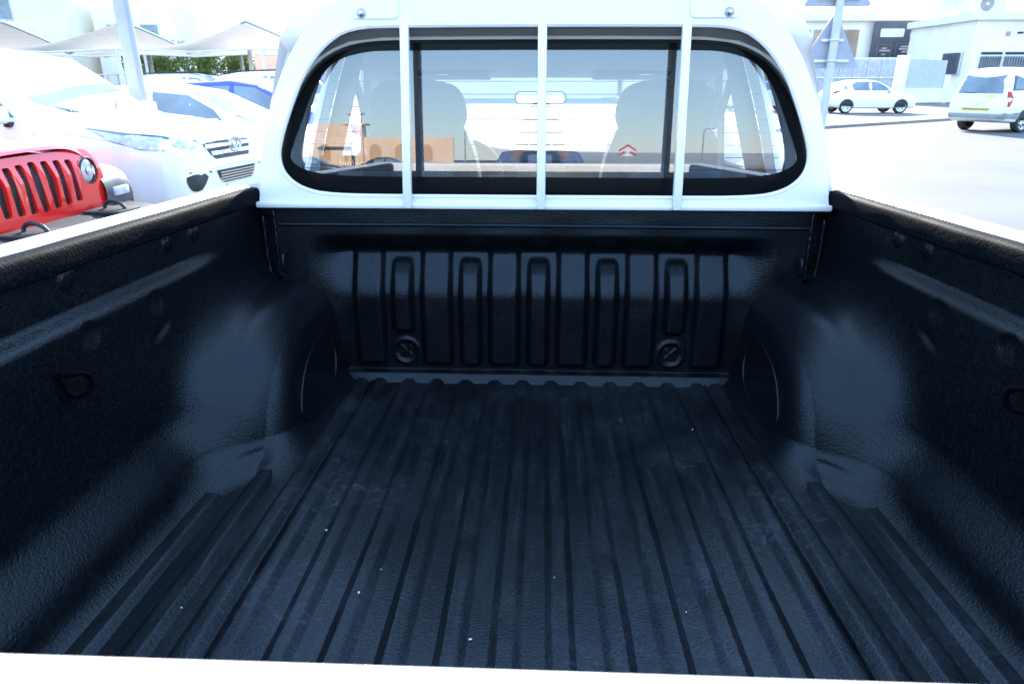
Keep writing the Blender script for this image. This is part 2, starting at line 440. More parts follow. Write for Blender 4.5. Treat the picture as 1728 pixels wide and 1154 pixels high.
SIDES = []
for s in (-1, 1):
    V = SV * [s, 1, 1]; N = SN * [s, 1, 1]; F = SF if s > 0 else SF[:, ::-1]
    pr = split_build(V, N, F, la, {0: ('bed_side_wall', None), 1: ('wheel_arch', 0)}, LINER, truck)
    SIDES.append(pr)
    wall = pr[0]; bv = BVHTree.FromPolygons([tuple(p) for p in V], [list(map(int, q)) for q in F])
    def hit(o, d, off=0.0):
        h = bv.ray_cast(Vector(o), Vector(d)); return None if h[0] is None else h[0] + (h[1] if h[1].dot(Vector(d)) < 0 else -h[1]) * off
    # pressed outline on the inner face of the arch
    loop = [(-0.06, 0.95), (-0.055, 0.83), (-0.20, 0.797), (-0.34, 0.80), (-0.345, 0.85), (-0.25, 0.925)]
    b = MB(); ps = [hit((0, y_, z_), (s, 0, 0), 0.0005) for y_, z_ in smooth_poly(loop, 2)]
    b.tube([p for p in ps if p], 0.0024, 6, closed=True); b.build('pressed_outline', LINER, pr[1])
    # sealed seam where the arch meets the front wall
    b = MB(); ps = []
    sl = [(0.70, 1.215), (0.700, 1.16), (0.699, 1.10), (0.693, 1.058), (0.672, 1.036), (0.645, 1.028), (0.60, 1.024), (0.574, 1.000), (0.553, 0.963), (0.545, 0.92), (0.537, 0.882), (0.530, 0.83), (0.524, 0.795)]
    sl = smooth_line(sl, 2)
    ps = [(s * (x_ - 0.002), (-0.004 if x_ < 0.664 else 0.004) + 0.0012 * math.sin(i * 1.9), z_) for i, (x_, z_) in enumerate(sl)]
    rr = [0.004 + 0.007 * float(sstep(0.66, 0.58, np.float64(x_))) for x_, z_ in sl]
    b.tube(ps, rr, 8); b.build('arch_seam', LINER, pr[1])
    # D-shaped tie-down ring
    b = MB(); hy, hz, xw = -0.795, 1.082, 0.709
    ps = [(xw + 0.01, hy, hz + 0.019), (xw - 0.016, hy + 0.002, hz + 0.021), (xw - 0.026, hy + 0.020, hz + 0.020), (xw - 0.030, hy + 0.036, hz + 0.008), (xw - 0.029, hy + 0.040, hz - 0.012), (xw - 0.024, hy + 0.026, hz - 0.022), (xw - 0.014, hy + 0.008, hz - 0.022), (xw - 0.008, hy + 0.001, hz - 0.008), (xw - 0.008, hy, hz + 0.012), (xw + 0.006, hy, hz + 0.017)]
    b.tube(smooth_line([(s * a, hy + (c_ - hy) * 0.8, hz + (e_ - hz) * 0.85) for a, c_, e_ in ps], 2), 0.0040, 10); b.build('tie_down_ring', mat('ring_black', (0.003, 0.003, 0.0035), 0.9, spec=0.0), wall)
    # lip of the liner rolled over the rail
    ys = np.linspace(-1.53, 0.004, 70); prof = smooth_line([(0.728, 1.241), (0.708, 1.241), (0.7005, 1.2435), (0.6995, 1.252), (0.6995, 1.272), (0.7015, 1.2795), (0.708, 1.2838), (0.730, 1.2840)], 1)
    Pg = np.zeros((len(ys), len(prof), 3))
    for i, yy in enumerate(ys):
        wob = 0.0004 * math.sin(yy * 17 + s) + 0.0003 * math.sin(yy * 41 + 2 * s)
        for j, (px, pz) in enumerate(prof):
            end = 0.0
            Pg[i, j] = (s * (px + wob + end * 0.8), yy, pz + wob * 0.5)
    grid_mesh('rail_lip', Pg, LIP, wall, flip=(s > 0), sharp=0)
    # end of the lip at the cab, sloping down to the front wall
    # outer white rail and bed side
    prof = smooth_line([(0.7215, 1.279), (0.7225, 1.2868), (0.735, 1.2905), (0.775, 1.2885), (0.795, 1.278), (0.803, 1.25), (0.825, 1.20), (0.845, 1.05), (0.86, 0.85), (0.85, 0.62), (0.80, 0.52)], 1)
    ys = np.linspace(-1.545, 0.0, 24); Pg = np.array([[(s * px, yy, pz) for px, pz in prof] for yy in ys])
    grid_mesh('bed_outer_panel', Pg, WHITE, truck, flip=(s > 0))
    MB().box((s * 0.705 - 0.004, -0.004, 1.20), (s * 0.735 + 0.004, 0.012, 1.282), 0.003).build('lip_end', LIP, wall)

# ---- bed floor: flat sheet with pressed ridges
fb = MB(); n = 40
fv = []; ff = []
xs = np.linspace(-0.72, 0.72, 60); ys = np.linspace(-1.53, 0.02, 60)
Pg = np.zeros((60, 60, 3))
for i, xx in enumerate(xs):
    for j, yy in enumerate(ys): Pg[i, j] = (xx, yy, ZF + 0.0009 * math.sin(xx * 31 + yy * 7) * math.sin(yy * 13 + 1))
floor = grid_mesh('bed_floor', Pg, LINERF, truck, sharp=0)
def ridge(cx, hw, h, y0, y1, seed):
    r = random.Random(seed); ph = r.uniform(0, 6)
    prof = smooth_line([(-hw - 0.004, -0.0015), (-hw, 0.0002), (-hw + 0.011, h * 0.93), (-hw + 0.0145, h), (hw - 0.0145, h), (hw - 0.011, h * 0.93), (hw, 0.0002), (hw + 0.004, -0.0015)], 2)
    ys = np.linspace(y0, y1, 90); Pg = np.zeros((len(ys), len(prof), 3))
    for i, yy in enumerate(ys):
        dent = 1 - 0.10 * (0.5 + 0.5 * math.sin(yy * 9 + ph)) - 0.22 * math.exp(-((yy - r_dents[seed % 12]) / 0.035) ** 2)
        for j, (a, c) in enumerate(prof): Pg[i, j] = (cx + a + 0.0012 * math.sin(yy * 6 + ph), yy, ZF + (c * dent if c > 0 else c))
    grid_mesh('ridge', Pg, LINERF, floor, flip=True, sharp=0)
r_dents = [rng.uniform(-1.3, -0.2) for _ in range(12)]
PR = 0.0765
for i in range(12): ridge((i - 5.5) * PR, 0.0215, 0.0095, -1.52, -0.004, i)
for s in (-1, 1):
    for j, cx in enumerate((0.470, 0.541, 0.614)): ridge(s * cx, 0.0225, 0.0105, -1.52, (-0.02, -0.48, -0.60)[j], 20 + j * 2 + s)
    b = MB(); b.tube([(s * (0.4435 + 0.0006 * math.sin(t * 0.9)), -1.52 + t * 0.02, ZF + 0.0035) for t in range(76)], 0.0032, 6); b.build('floor_seam', LINERF, floor)

# ---- tailgate
tg = MB()
prof = smooth_line([(-1.5045, 0.80), (-1.5045, 1.274), (-1.506, 1.2825), (-1.5125, 1.2862), (-1.53, 1.287), (-1.560, 1.287), (-1.572, 1.278), (-1.576, 1.25), (-1.570, 0.80)], 2)
xs = np.linspace(-0.79, 0.79, 30)
Pg = np.array([[(xx, py, pz + 0.001 * math.cos(xx * 2)) for py, pz in prof] for xx in xs])
tgo = grid_mesh('tailgate', Pg, WHITE, truck, flip=True)
MB().box((-0.735, -1.504, 0.776), (0.735, -1.498, 1.250), 0.003).build('tailgate_liner', LINER, tgo)

# ---- cab: shell, rear window, guard frame
def sx_(y, z):
    """half width of the cab skin"""
    t = np.interp(z, [0.5, 0.9, 1.24, 1.36, 1.5, 1.64, 1.70], [0.80, 0.82, 0.728, 0.70, 0.655, 0.605, 0.575])
    return float(t + (0.15 - 0.01 * min(1, max(0, (z - 1.24) / 0.46))) * float(sstep(0.35, 0.95, np.float64(y))) - 0.05 * max(0, (y - 1.5)))
OPEN = smooth_poly([(-0.30, 1.265), (-0.515, 1.266), (-0.585, 1.281), (-0.625, 1.312), (-0.638, 1.355), (-0.620, 1.415), (-0.574, 1.515), (-0.543, 1.563), (-0.500, 1.610), (-0.440, 1.645), (-0.318, 1.649),
        (0.318, 1.649), (0.440, 1.645), (0.500, 1.610), (0.543, 1.563), (0.574, 1.515), (0.620, 1.415), (0.638, 1.355), (0.625, 1.312), (0.585, 1.281), (0.515, 1.266), (0.30, 1.265)], 2)
FOUT = smooth_poly([(-0.699, 1.236), (-0.694, 1.25), (-0.680, 1.33), (-0.655, 1.42), (-0.615, 1.53), (-0.575, 1.60), (-0.515, 1.675), (-0.42, 1.715), (-0.2, 1.722), (0.2, 1.722), (0.42, 1.715), (0.515, 1.675), (0.575, 1.60), (0.615, 1.53), (0.655, 1.42), (0.680, 1.33), (0.694, 1.25), (0.699, 1.236)], 1)
frame = MB(); frame.plate(FOUT, lambda u, v, w: (u, -0.016 + w + 0.03 * max(0, (v - 1.24)) * 0, v), 0.016, [OPEN[::-1]], grid=0.06)
frame = frame.build('guard_frame', WHITE, truck)
b = MB(); b.tube([(u, -0.012, v) for u, v in OPEN], 0.006, 6, closed=True); b.build('frame_lip', WHITE, frame)
MB().box((-0.700, -0.030, 1.2365), (0.700, -0.0165, 1.252), 0.005).build('bottom_rail', WHITE, frame)
for x0, x1 in ((-0.313, -0.321), (0.001, 0.003), (0.324, 0.329)):
    b = MB(); hw = 0.0105
    rot = Matrix.Rotation(math.atan2(x0 - x1, 0.41), 3, 'Y')
    rot = rot @ Matrix.Rotation(math.atan2(-0.024, 0.41), 3, 'X'); b.box(((x0 + x1) / 2 - hw, -0.032, 1.2385), ((x0 + x1) / 2 + hw, -0.014, 1.662), 0.004, rot=rot); b.build('guard_bar', WHITE, frame)
for sx in (-0.408, 0.413):
    p = MB(); s = 1 if sx > 0 else -1
    p.plate(rrect(sx - 0.055 + s * -0.03, sx + 0.055 + s * -0.03, 1.661, 1.74, 0.012), lambda u, v, w: (u, -0.0165 - w, v), 0.005); pl = p.build('mounting_bracket', WHITE, frame)
    q = MB(); q.lathe([(0.0, -0.012), (0.004, -0.0115), (0.0075, -0.008), (0.0095, -0.003), (0.011, 0.0)], 14, 'y', (sx, -0.0216, 1.672)); q.build('bolt', STEEL, pl)
# cab rear panel behind the guard
FR_OUT = smooth_poly([(-0.3, 1.24), (-0.56, 1.243), (-0.66, 1.30), (-0.668, 1.36), (-0.62, 1.47), (-0.565, 1.553), (-0.505, 1.597), (-0.43, 1.619), (-0.3, 1.6225),
        (0.3, 1.6225), (0.43, 1.619), (0.505, 1.597), (0.565, 1.553), (0.62, 1.47), (0.668, 1.36), (0.66, 1.30), (0.56, 1.243), (0.3, 1.24)], 2)
outl = [(-0.738, 1.20), (-0.738, 1.22), (-0.728, 1.26), (-0.70, 1.36), (-0.66, 1.49), (-0.612, 1.62), (-0.575, 1.69), (-0.53, 1.735), (-0.45, 1.76), (0.45, 1.76), (0.53, 1.735), (0.575, 1.69), (0.612, 1.62), (0.66, 1.49), (0.70, 1.36), (0.728, 1.26), (0.738, 1.22), (0.738, 1.20)]
p = MB(); p.plate(outl, lambda u, v, w: (u, 0.046 + w - 0.040 * float(sstep(1.606, 1.652, np.float64(v + 0.10 * max(0, abs(u) - 0.40)))) + 0.45 * max(0, v - 1.662), v), 0.012, [FR_OUT[::-1]], grid=0.024)
cabr = p.build('cab_rear_panel', WHITE, truck)
GT = math.tan(R_(1.3))
def gy(z): return 0.062 + (z - 1.30) * GT
CLEAR = smooth_poly([(-0.2, 1.305), (-0.49, 1.305), (-0.58, 1.314), (-0.634, 1.338), (-0.628, 1.372), (-0.595, 1.440), (-0.567, 1.500), (-0.535, 1.548), (-0.497, 1.580), (-0.44, 1.596), (-0.38, 1.6015),
        (0.38, 1.6015), (0.44, 1.596), (0.497, 1.580), (0.535, 1.548), (0.567, 1.500), (0.595, 1.440), (0.628, 1.372), (0.634, 1.338), (0.58, 1.314), (0.49, 1.305), (0.2, 1.305)], 2)
GLASS_R = glass_mat('rear_glass', 0.155, (0.80, 0.84, 0.87))
v2, f2 = fill2d(FR_OUT, [], None)
glass = mesh('rear_window', [(u, gy(v), v) for u, v in v2], f2, GLASS_R, truck, smooth=False)
v2, f2 = fill2d(FR_OUT, [CLEAR[::-1]], None)
mesh('frit_border', [(u, gy(v) - 0.0015, v) for u, v in v2], f2, FRIT, glass, smooth=False)
b = MB(); b.tube([(u, gy(v) - 0.004, v) for u, v in FR_OUT], 0.006, 6, closed=True); b.build('window_seal', RUBBER, glass)
recess_strip = MB(); recess_strip.plate(smooth_poly([(-0.60, 1.56), (-0.55, 1.60), (-0.47, 1.632), (-0.40, 1.640), (-0.2, 1.6435), (0.2, 1.6435), (0.40, 1.640), (0.47, 1.632), (0.55, 1.60), (0.60, 1.56), (0.58, 1.545), (0.52, 1.595), (0.43, 1.6255), (0.2, 1.6285), (-0.2, 1.6285), (-0.43, 1.6255), (-0.52, 1.595), (-0.58, 1.545)], 1), lambda u, v, w: (u, 0.040 - 0.040 * float(sstep(1.606, 1.652, np.float64(v + 0.10 * max(0, abs(u) - 0.40)))) - w, v), 0.004, grid=0.01)
recess_strip.build('recess_shade', mat('recess_shade_grey', (0.15, 0.15, 0.145), 0.45), cabr)  # added grey strip: paints the recess shade over the white cab panel
for x0, x1 in ((-0.329, -0.303), (0.312, 0.338)):
    MB().box((x0, 0.0, 1.30), (x1, 0.012, 1.606), 0.003, ).build('slider_post', RUBBER, glass, loc=(0, gy(1.45) + 0.006, 0))
for i in range(9):
    z = 1.325 + i * 0.0295
    MB().box((-0.60 + 0.012 * i, gy(z) + 0.001, z - 0.0010), (0.60 - 0.012 * i, gy(z) + 0.0016, z + 0.0010)).build('heater_line', mat('heater_line', (0.05, 0.05, 0.05), 0.6), glass, smooth=False)
# window sticker with lettering, inside the left pane
STK = mat('sticker', (0.025, 0.018, 0.016), 0.5)
st = MB().box((-0.560, gy(1.335) + 0.004, 1.318), (-0.378, gy(1.335) + 0.005, 1.356)).build('window_sticker', STK, glass, smooth=False)
text_mesh('sticker_lettering', 'budget', 0.026, mat('sticker_ink', (0.75, 0.42, 0.25), 0.6), st, Matrix.Translation((-0.475, gy(1.335) + 0.0035, 1.337)) @ Matrix.Rotation(R_(90), 4, 'X'), 0.0002)

# cab sides with window openings
CABIN = mat('cabin_grey', (0.16, 0.165, 0.175), 0.8, var=0.08, vscale=8, bump=0.2, bscale=300)
GLASS = glass_mat('clear_glass', 0.07, (0.92, 0.96, 0.96))
side_out = [(0.068, 0.55), (2.05, 0.55), (2.05, 1.22), (1.42, 1.70), (0.30, 1.712), (0.068, 1.70)]
w_rear = smooth_poly([(0.20, 1.285), (0.56, 1.27), (0.57, 1.62), (0.40, 1.635), (0.25, 1.60)], 2)
w_front = smooth_poly([(0.70, 1.235), (1.78, 1.225), (1.70, 1.31), (1.32, 1.640), (1.22, 1.66), (0.71, 1.655)], 2)
for s in (-1, 1):
    p = MB(); p.plate(side_out, lambda u, v, w: (s * (sx_(u, v) - w), u, v), 0.012, [w_rear[::-1], w_front[::-1]], grid=0.07)
    if s > 0: p.f = [q[::-1] for q in p.f]
    cs = p.build('cab_side', WHITE, truck)
    ti = MB(); ti.plate([(0.080, 0.60), (1.95, 0.60), (1.95, 1.20), (1.40, 1.68), (0.30, 1.69), (0.080, 1.68)], lambda u, v, w: (s * (sx_(u, v) - 0.014 - w), u, v), 0.030, [w_rear[::-1], w_front[::-1]], grid=0.09)
    if s > 0: ti.f = [q[::-1] for q in ti.f]
    ti.build('side_trim', CABIN, cs)
    for wl in (w_rear, w_front):
        v2, f2 = fill2d(wl, [], 0.12); mesh('side_window', [(s * (sx_(u, v) - 0.02), u, v) for u, v in v2], f2, GLASS, cs)
    p = MB(); p.plate([(0.60, 1.0), (0.70, 1.0), (0.69, 1.66), (0.61, 1.66)], lambda u, v, w: (s * (sx_(u, v) - 0.05 - w), u, v), 0.05, [], grid=0.05); p.build('pillar_trim', CABIN, cs)
    p = MB(); p.box((s * 0.845 - 0.06, 1.62, 1.22), (s * 0.845 + 0.11 * s + 0.0, 1.70, 1.40), 0.03); p.build('door_mirror', WHITE, cs)
    b = MB(); b.tube([(s * 0.615, 0.66, 1.60), (s * 0.60, 0.72, 1.45), (s * 0.62, 0.70, 1.15), (s * 0.63, 0.66, 0.8)], 0.012, 6); b.build('seat_belt', mat('belt', (0.45, 0.46, 0.48), 0.8), cs)
# roof
ys = np.linspace(0.05, 1.45, 16); us = np.linspace(-1, 1, 25); Pg = np.zeros((16, 25, 3))
for i, yy in enumerate(ys):
    for j, u in enumerate(us):
        hw = sx_(yy, 1.70) + 0.002
        e = abs(u) ** 3
        zr = 1.70 + (0.105 + 0.02 * math.sin((yy - 0.05) / 1.4 * math.pi)) * (1 - e) - 0.05 * max(0, (0.16 - yy) / 0.11) ** 2 * (1 - e) - 0.045 * max(0, (yy - 1.30) / 0.15) ** 2 * (1 - e)
        Pg[i, j] = (u * hw, yy, zr)
roof = grid_mesh('cab_roof', Pg, WHITE, truck, sharp=0)
Pi = Pg.copy(); Pi[..., 2] = 1.652 - 0.085 * np.clip((ys[:, None] - 0.5) / 0.95, 0, 1) ** 1.3 + 0.02 * (1 - np.abs(us)[None, :] ** 3); Pi[..., 0] *= 0.97
grid_mesh('headliner', Pi, CABIN, roof, flip=True)
# windscreen
ws = [[(u * (sx_(1.40, 1.66) - 0.03), 1.40 + 0.06 * (1 - u * u) - 0.02, 1.665), (u * 0.70, 1.98 + 0.16 * (1 - u * u), 1.215)] for u in np.linspace(-1, 1, 13)]
grid_mesh('windscreen', np.array(ws), GLASS, truck)
# bonnet and front wings
bo = []
for yy, zt, hw in ((2.02, 1.215, 0.76), (2.3, 1.20, 0.80), (2.7, 1.165, 0.80), (2.95, 1.11, 0.76), (3.08, 1.02, 0.70), (3.12, 0.85, 0.69), (3.10, 0.55, 0.66)):
    bo.append([(u * hw, yy - 0.05 * abs(u) ** 3, zt - 0.03 * u * u - (0.0 if abs(u) < 0.93 else (zt - 0.55) * (abs(u) - 0.93) / 0.07)) for u in np.linspace(-1, 1, 29)])
grid_mesh('bonnet', np.array(bo), WHITE, truck, flip=True)
def wheel(parent, c, r, w, s, nspoke=6, name='wheel'):
    """road wheel whose outer face points to side s (+1: +x)"""
    e = MB(); R0 = r * 0.66
    e.lathe([(R0, -w / 2), (r * 0.93, -w / 2), (r, -w * 0.36), (r, w * 0.36), (r * 0.93, w / 2), (R0, w / 2)], 28, 'x', c)
    ty = e.build(name, mat('tyre', (0.025, 0.025, 0.027), 0.75, var=0.15, vscale=12, dust=((0.12, 0.11, 0.10), 6, 0.4, 0.8, 0.5)), parent)
    d = MB(); x0 = c[0] + s * w * 0.30
    d.lathe([(R0, s * w * 0.46), (R0 * 0.93, s * w * 0.40), (R0 * 0.90, s * w * 0.1), (R0 * 0.3, s * w * 0.05), (0.001, s * w * 0.05)], 28, 'x', c)
    d.lathe([(0.001, s * w * 0.44), (R0 * 0.20, s * w * 0.42), (R0 * 0.24, s * w * 0.30), (R0 * 0.24, s * w * 0.05)], 16, 'x', c)
    for k in range(nspoke):
        a = 2 * math.pi * k / nspoke; rot = Matrix.Rotation(a, 3, 'X')
        m = MB(); m.box((-s * 0 + s * w * 0.22 - 0.012, -R0 * 0.16, R0 * 0.15), (s * w * 0.22 + 0.030, R0 * 0.16, R0 * 0.95), 0.012)
        d.add([rot @ v + Vector(c) for v in m.v], m.f)
    d.build('rim', mat('alloy', (0.62, 0.63, 0.65), 0.3, 0.9, var=0.03), ty)
    return ty
for wy in (-0.12, 2.55):
    for s in (-1, 1): wheel(truck, (s * 0.72, wy, 0.37), 0.37, 0.24, s)
MB().box((-0.55, -1.5, 0.45), (0.55, 3.0, 0.60), 0.03).build('chassis', BLACK, truck)
MB().box((-0.62, 0.06, 0.60), (0.62, 2.0, 0.64), 0.01).build('cabin_floor', BLACK, truck)

# cabin: seats, bench, dash, wheel, mirror
SEAT = mat('seat_fabric', (0.17, 0.18, 0.20), 0.85, var=0.07, vscale=10, bump=0.2, bscale=350)
def cushion(outline, fn, thick, name, parent, m=SEAT):
    p = MB(); p.plate(smooth_poly(outline, 2), fn, thick); o = p.build(name, m, parent)
    bv = o.modifiers.new('b', 'BEVEL'); bv.width = 0.035; bv.segments = 3; bv.limit_method = 'ANGLE'; bv.angle_limit = R_(50)
    return o
for cx in (-0.46, 0.46):
    ln = lambda z: 1.02 - (z - 0.95) * 0.20
    bk = cushion([(cx - 0.22, 0.92), (cx + 0.22, 0.92), (cx + 0.235, 1.18), (cx + 0.20, 1.36), (cx + 0.13, 1.43), (cx - 0.13, 1.43), (cx - 0.20, 1.36), (cx - 0.235, 1.18)], lambda u, v, w: (u, ln(v) + w, v), 0.13, 'front_seat', truck)
    cushion([(cx - 0.13, 1.36), (cx + 0.13, 1.36), (cx + 0.185, 1.42), (cx + 0.165, 1.53), (cx + 0.09, 1.565), (cx - 0.09, 1.565), (cx - 0.165, 1.53), (cx - 0.185, 1.42)], lambda u, v, w: (u, ln(v) + 0.02 + w, v), 0.11, 'headrest', bk)
    cushion([(cx - 0.23, 0.0), (cx + 0.23, 0.0), (cx + 0.23, 0.46), (cx - 0.23, 0.46)], lambda u, v, w: (u, 1.06 + v, 0.84 + w), 0.14, 'seat_cushion', bk)
bk = cushion([(-0.62, 0.85), (0.62, 0.85), (0.64, 1.18), (0.60, 1.27), (-0.60, 1.27), (-0.64, 1.18)], lambda u, v, w: (u, 0.115 + w + (1.3 - v) * 0.10, v), 0.11, 'rear_bench', truck)
for cx in (-0.36, 0.36):
    cushion([(cx - 0.11, 1.26), (cx + 0.11, 1.26), (cx + 0.125, 1.30), (cx + 0.08, 1.335), (cx - 0.08, 1.335), (cx - 0.125, 1.30)], lambda u, v, w: (u, 0.15 + w, v), 0.09, 'headrest', bk)
MB().box((-0.60, 0.075, 1.272), (0.60, 0.125, 1.296), 0.008).build('rear_shelf', mat('shelf', (0.26, 0.30, 0.34), 0.7), truck)
da = []
for u in np.linspace(-1, 1, 21):
    hood = 0.035 * math.exp(-((u * 0.7 + 0.37) / 0.16) ** 2)
    da.append([(u * 0.70, 2.10, 1.215), (u * 0.70, 1.98, 1.268 + hood - 0.02 * u * u), (u * 0.70, 1.86, 1.262 + hood - 0.02 * u * u), (u * 0.70, 1.80, 1.215), (u * 0.70, 1.79, 1.08), (u * 0.70, 1.83, 0.90), (u * 0.70, 1.95, 0.75)])
DASH = mat('dash_plastic', (0.018, 0.02, 0.025), 0.6, var=0.1, vscale=20, bump=0.2, bscale=300)
dash = grid_mesh('dashboard', np.array(da), DASH, truck)
MB().box((-0.13, 1.755, 0.90), (0.13, 1.80, 1.19), 0.015).build('centre_console', mat('console', (0.10, 0.11, 0.125), 0.45), dash)
for cx in (-0.075, 0.075): MB().box((cx - 0.055, 1.748, 1.115), (cx + 0.055, 1.756, 1.165), 0.006).build('air_vent', BLACK, dash)
MB().box((-0.09, 1.748, 1.015), (0.09, 1.756, 1.085), 0.004).build('radio', BLACK, dash)
b = MB(); ct = Vector((-0.37, 1.66, 1.145)); rt = Matrix.Rotation(R_(-28), 3, 'X')
b.tube([ct + rt @ Vector((0.185 * math.cos(t * math.pi / 16), 0, 0.185 * math.sin(t * math.pi / 16))) for t in range(32)], 0.015, 8, closed=True)
sw = b.build('steering_wheel', mat('wheel_rim', (0.03, 0.03, 0.034), 0.5), truck)
b = MB()
for a in (0, 180, 250, 290): b.tube([ct + Vector((0, 0.03, 0)), ct + rt @ Vector((0.18 * math.cos(R_(a)), 0, 0.18 * math.sin(R_(a))))], 0.014, 6)
b.box((ct.x - 0.07, ct.y + 0.0, ct.z - 0.06), (ct.x + 0.07, ct.y + 0.05, ct.z + 0.06), 0.02); b.build('spokes', DASH, sw)
b = MB(); b.plate(rrect(-0.118, 0.112, 1.478, 1.535, 0.026), lambda u, v, w: (u, 1.50 + w, v), 0.022)
rm = b.build('rear_view_mirror', CABIN, truck); b = MB(); b.tube([(0, 1.51, 1.53), (0, 1.50, 1.62)], 0.009, 6); b.build('mirror_stalk', DASH, rm)
b = MB(); b.plate(rrect(-0.110, 0.104, 1.484, 1.529, 0.020), lambda u, v, w: (u, 1.4985 + w, v), 0.001); b.build('mirror_face', CHROME, rm)
for s in (-1, 1): MB().box((s * 0.40 - 0.19, 1.22, 1.575), (s * 0.40 + 0.19, 1.36, 1.592), 0.01).build('sun_visor', CABIN, roof)
# ================================================================== ground
CONC = mat('pale_concrete', (0.110, 0.108, 0.104), 0.85, var=0.08, vscale=0.5, bump=0.25, bscale=25, dust=((0.082, 0.08, 0.076), 0.22, 0.42, 0.66, 0.7))
ASPH = mat('worn_asphalt', (0.05, 0.05, 0.052), 0.85, var=0.15, vscale=0.8, bump=0.4, bscale=40, dust=((0.10, 0.09, 0.08), 0.3, 0.5, 0.75, 0.4))
SAND = mat('dry_sand', (0.42, 0.30, 0.19), 0.95, var=0.1, vscale=0.2)
def sheet(name, pts, z, m, kind='structure'):
    v2, f2 = fill2d(pts, [], None); return mesh(name, [(a, b, z) for a, b in v2], f2, m, None, smooth=False, kind=kind)
sheet('ground', [(-1500, -1500), (1500, -1500), (1500, 1500), (-1500, 1500)], 0.0, CONC)
sheet('road_behind', [(-200, -120), (200, -120), (200, -1.2), (-200, -1.2)], 0.004, ASPH)
sheet('sand_lot', [(-300, -170), (300, -170), (300, -120.5), (-300, -120.5)], 0.004, SAND)
pv = MB(); pv.plate([(6, 22.2), (11.6, 26.6), (17.2, 31.0), (60, 64.6), (60, 110), (6, 110)], lambda u, v, w: (u, v, 0.001 + w), 0.09)
pave = pv.build('pavement', mat('paving', (0.155, 0.15, 0.14), 0.85, var=0.07, vscale=0.7, bump=0.2, bscale=20), None, kind='structure', sharp=20)
kb = MB(); a0, a1 = Vector((6, 22.2, 0)), Vector((60, 64.6, 0)); dr = (a1 - a0).normalized(); nrm = Vector((dr.y, -dr.x, 0))
for i in range(52):
    p = a0 + dr * (i * 1.0); q = a0 + dr * (i * 1.0 + 0.985)
    vs_ = [p + nrm * 0.002, p + nrm * 0.15, q + nrm * 0.15, q + nrm * 0.002]
    k = MB(); k.add([(v.x, v.y, 0.0) for v in vs_] + [(v.x, v.y, 0.094) for v in vs_], [[0, 1, 5, 4], [1, 2, 6, 5], [2, 3, 7, 6], [3, 0, 4, 7], [4, 5, 6, 7]])
    k.build('kerb_stone', mat('kerb', (0.20, 0.195, 0.185), 0.85, var=0.1, vscale=2), pave, smooth=False)

# ================================================================== cars
WGLASS = mat('sky_sheen_glass', (0.50, 0.56, 0.58), 0.06, spec=0.6, var=0.15, vscale=1.2)  # pale base colour stands in for sky reflected in the windscreen
CGLASS = mat('car_glass', (0.17, 0.22, 0.26), 0.06, spec=0.6, var=0.15, vscale=1.5)
LAMP = mat('lamp_glass', (0.50, 0.52, 0.55), 0.12, spec=0.6, var=0.14, vscale=18)
RED = mat('red_lamp', (0.55, 0.015, 0.02), 0.15, var=0.15, vscale=10)
AMBER = mat('amber_lamp', (0.75, 0.28, 0.03), 0.2, var=0.1)
DARK = mat('dark_trim', (0.02, 0.02, 0.022), 0.45, var=0.1)
PLATE = mat('number_plate', (0.75, 0.75, 0.72), 0.4, var=0.03)
GREYP = mat('grey_bumper', (0.28, 0.28, 0.27), 0.6, var=0.06)
def body_mesh(name, tab, m, parent, n=70):
    """loft a car body from (x, zb, zs, zt, wb, wt) stations, front to back"""
    t = np.array(sorted(tab)); xs = np.unique(np.concatenate([np.linspace(t[0, 0], t[-1, 0], n), t[:, 0]]))
    c = np.stack([np.interp(xs, t[:, 0], t[:, i]) for i in range(6)], 1)
    for _ in range(2): c[1:-1, 1:] = 0.25 * c[:-2, 1:] + 0.5 * c[1:-1, 1:] + 0.25 * c[2:, 1:]
    rows = []
    for x, zb, zs, zt, wb, wt in c:
        g = min(1, max(0, (zt - zs) / 0.5)); r = 0.02 + 0.05 * g
        h = [(0, zb), (0.55 * wb, zb), (0.86 * wb, zb), (0.965 * wb, zb + 0.05), (0.99 * wb, zb + 0.16), (wb, zb + 0.45 * (zs - zb)), (0.995 * wb, zs - 0.16 * (zs - zb)), (0.975 * wb, zs - 0.04), (0.95 * wb, zs)]
        e = (0.93 * wb, zs + 0.02); f = (wt, zt - r)
        for k in (0.0, 0.25, 0.5, 0.75, 1.0): h.append((e[0] + (f[0] - e[0]) * k + 0.012 * g * math.sin(k * math.pi), e[1] + (f[1] - e[1]) * k))
        h += [(wt * 0.96, zt - r * 0.35), (wt * 0.82, zt - r * 0.06), (wt * 0.5, zt + 0.01), (0, zt + 0.018)]
        full = [(x, y, z) for y, z in h] + [(x, -y, z) for y, z in h[-2:0:-1]]
        rows.append(full)
    P = np.array(rows); a, b = P.shape[:2]; idx = np.arange(a * b).reshape(a, b)
    q = np.stack([idx[:-1], np.roll(idx, -1, 1)[:-1], np.roll(idx, -1, 1)[1:], idx[1:]], -1).reshape(-1, 4).tolist()
    q.append(idx[0].tolist()); q.append(idx[-1].tolist()[::-1])
    return mesh(name, P.reshape(-1, 3), [list(r)[::-1] for r in q], m, parent, sharp=50)
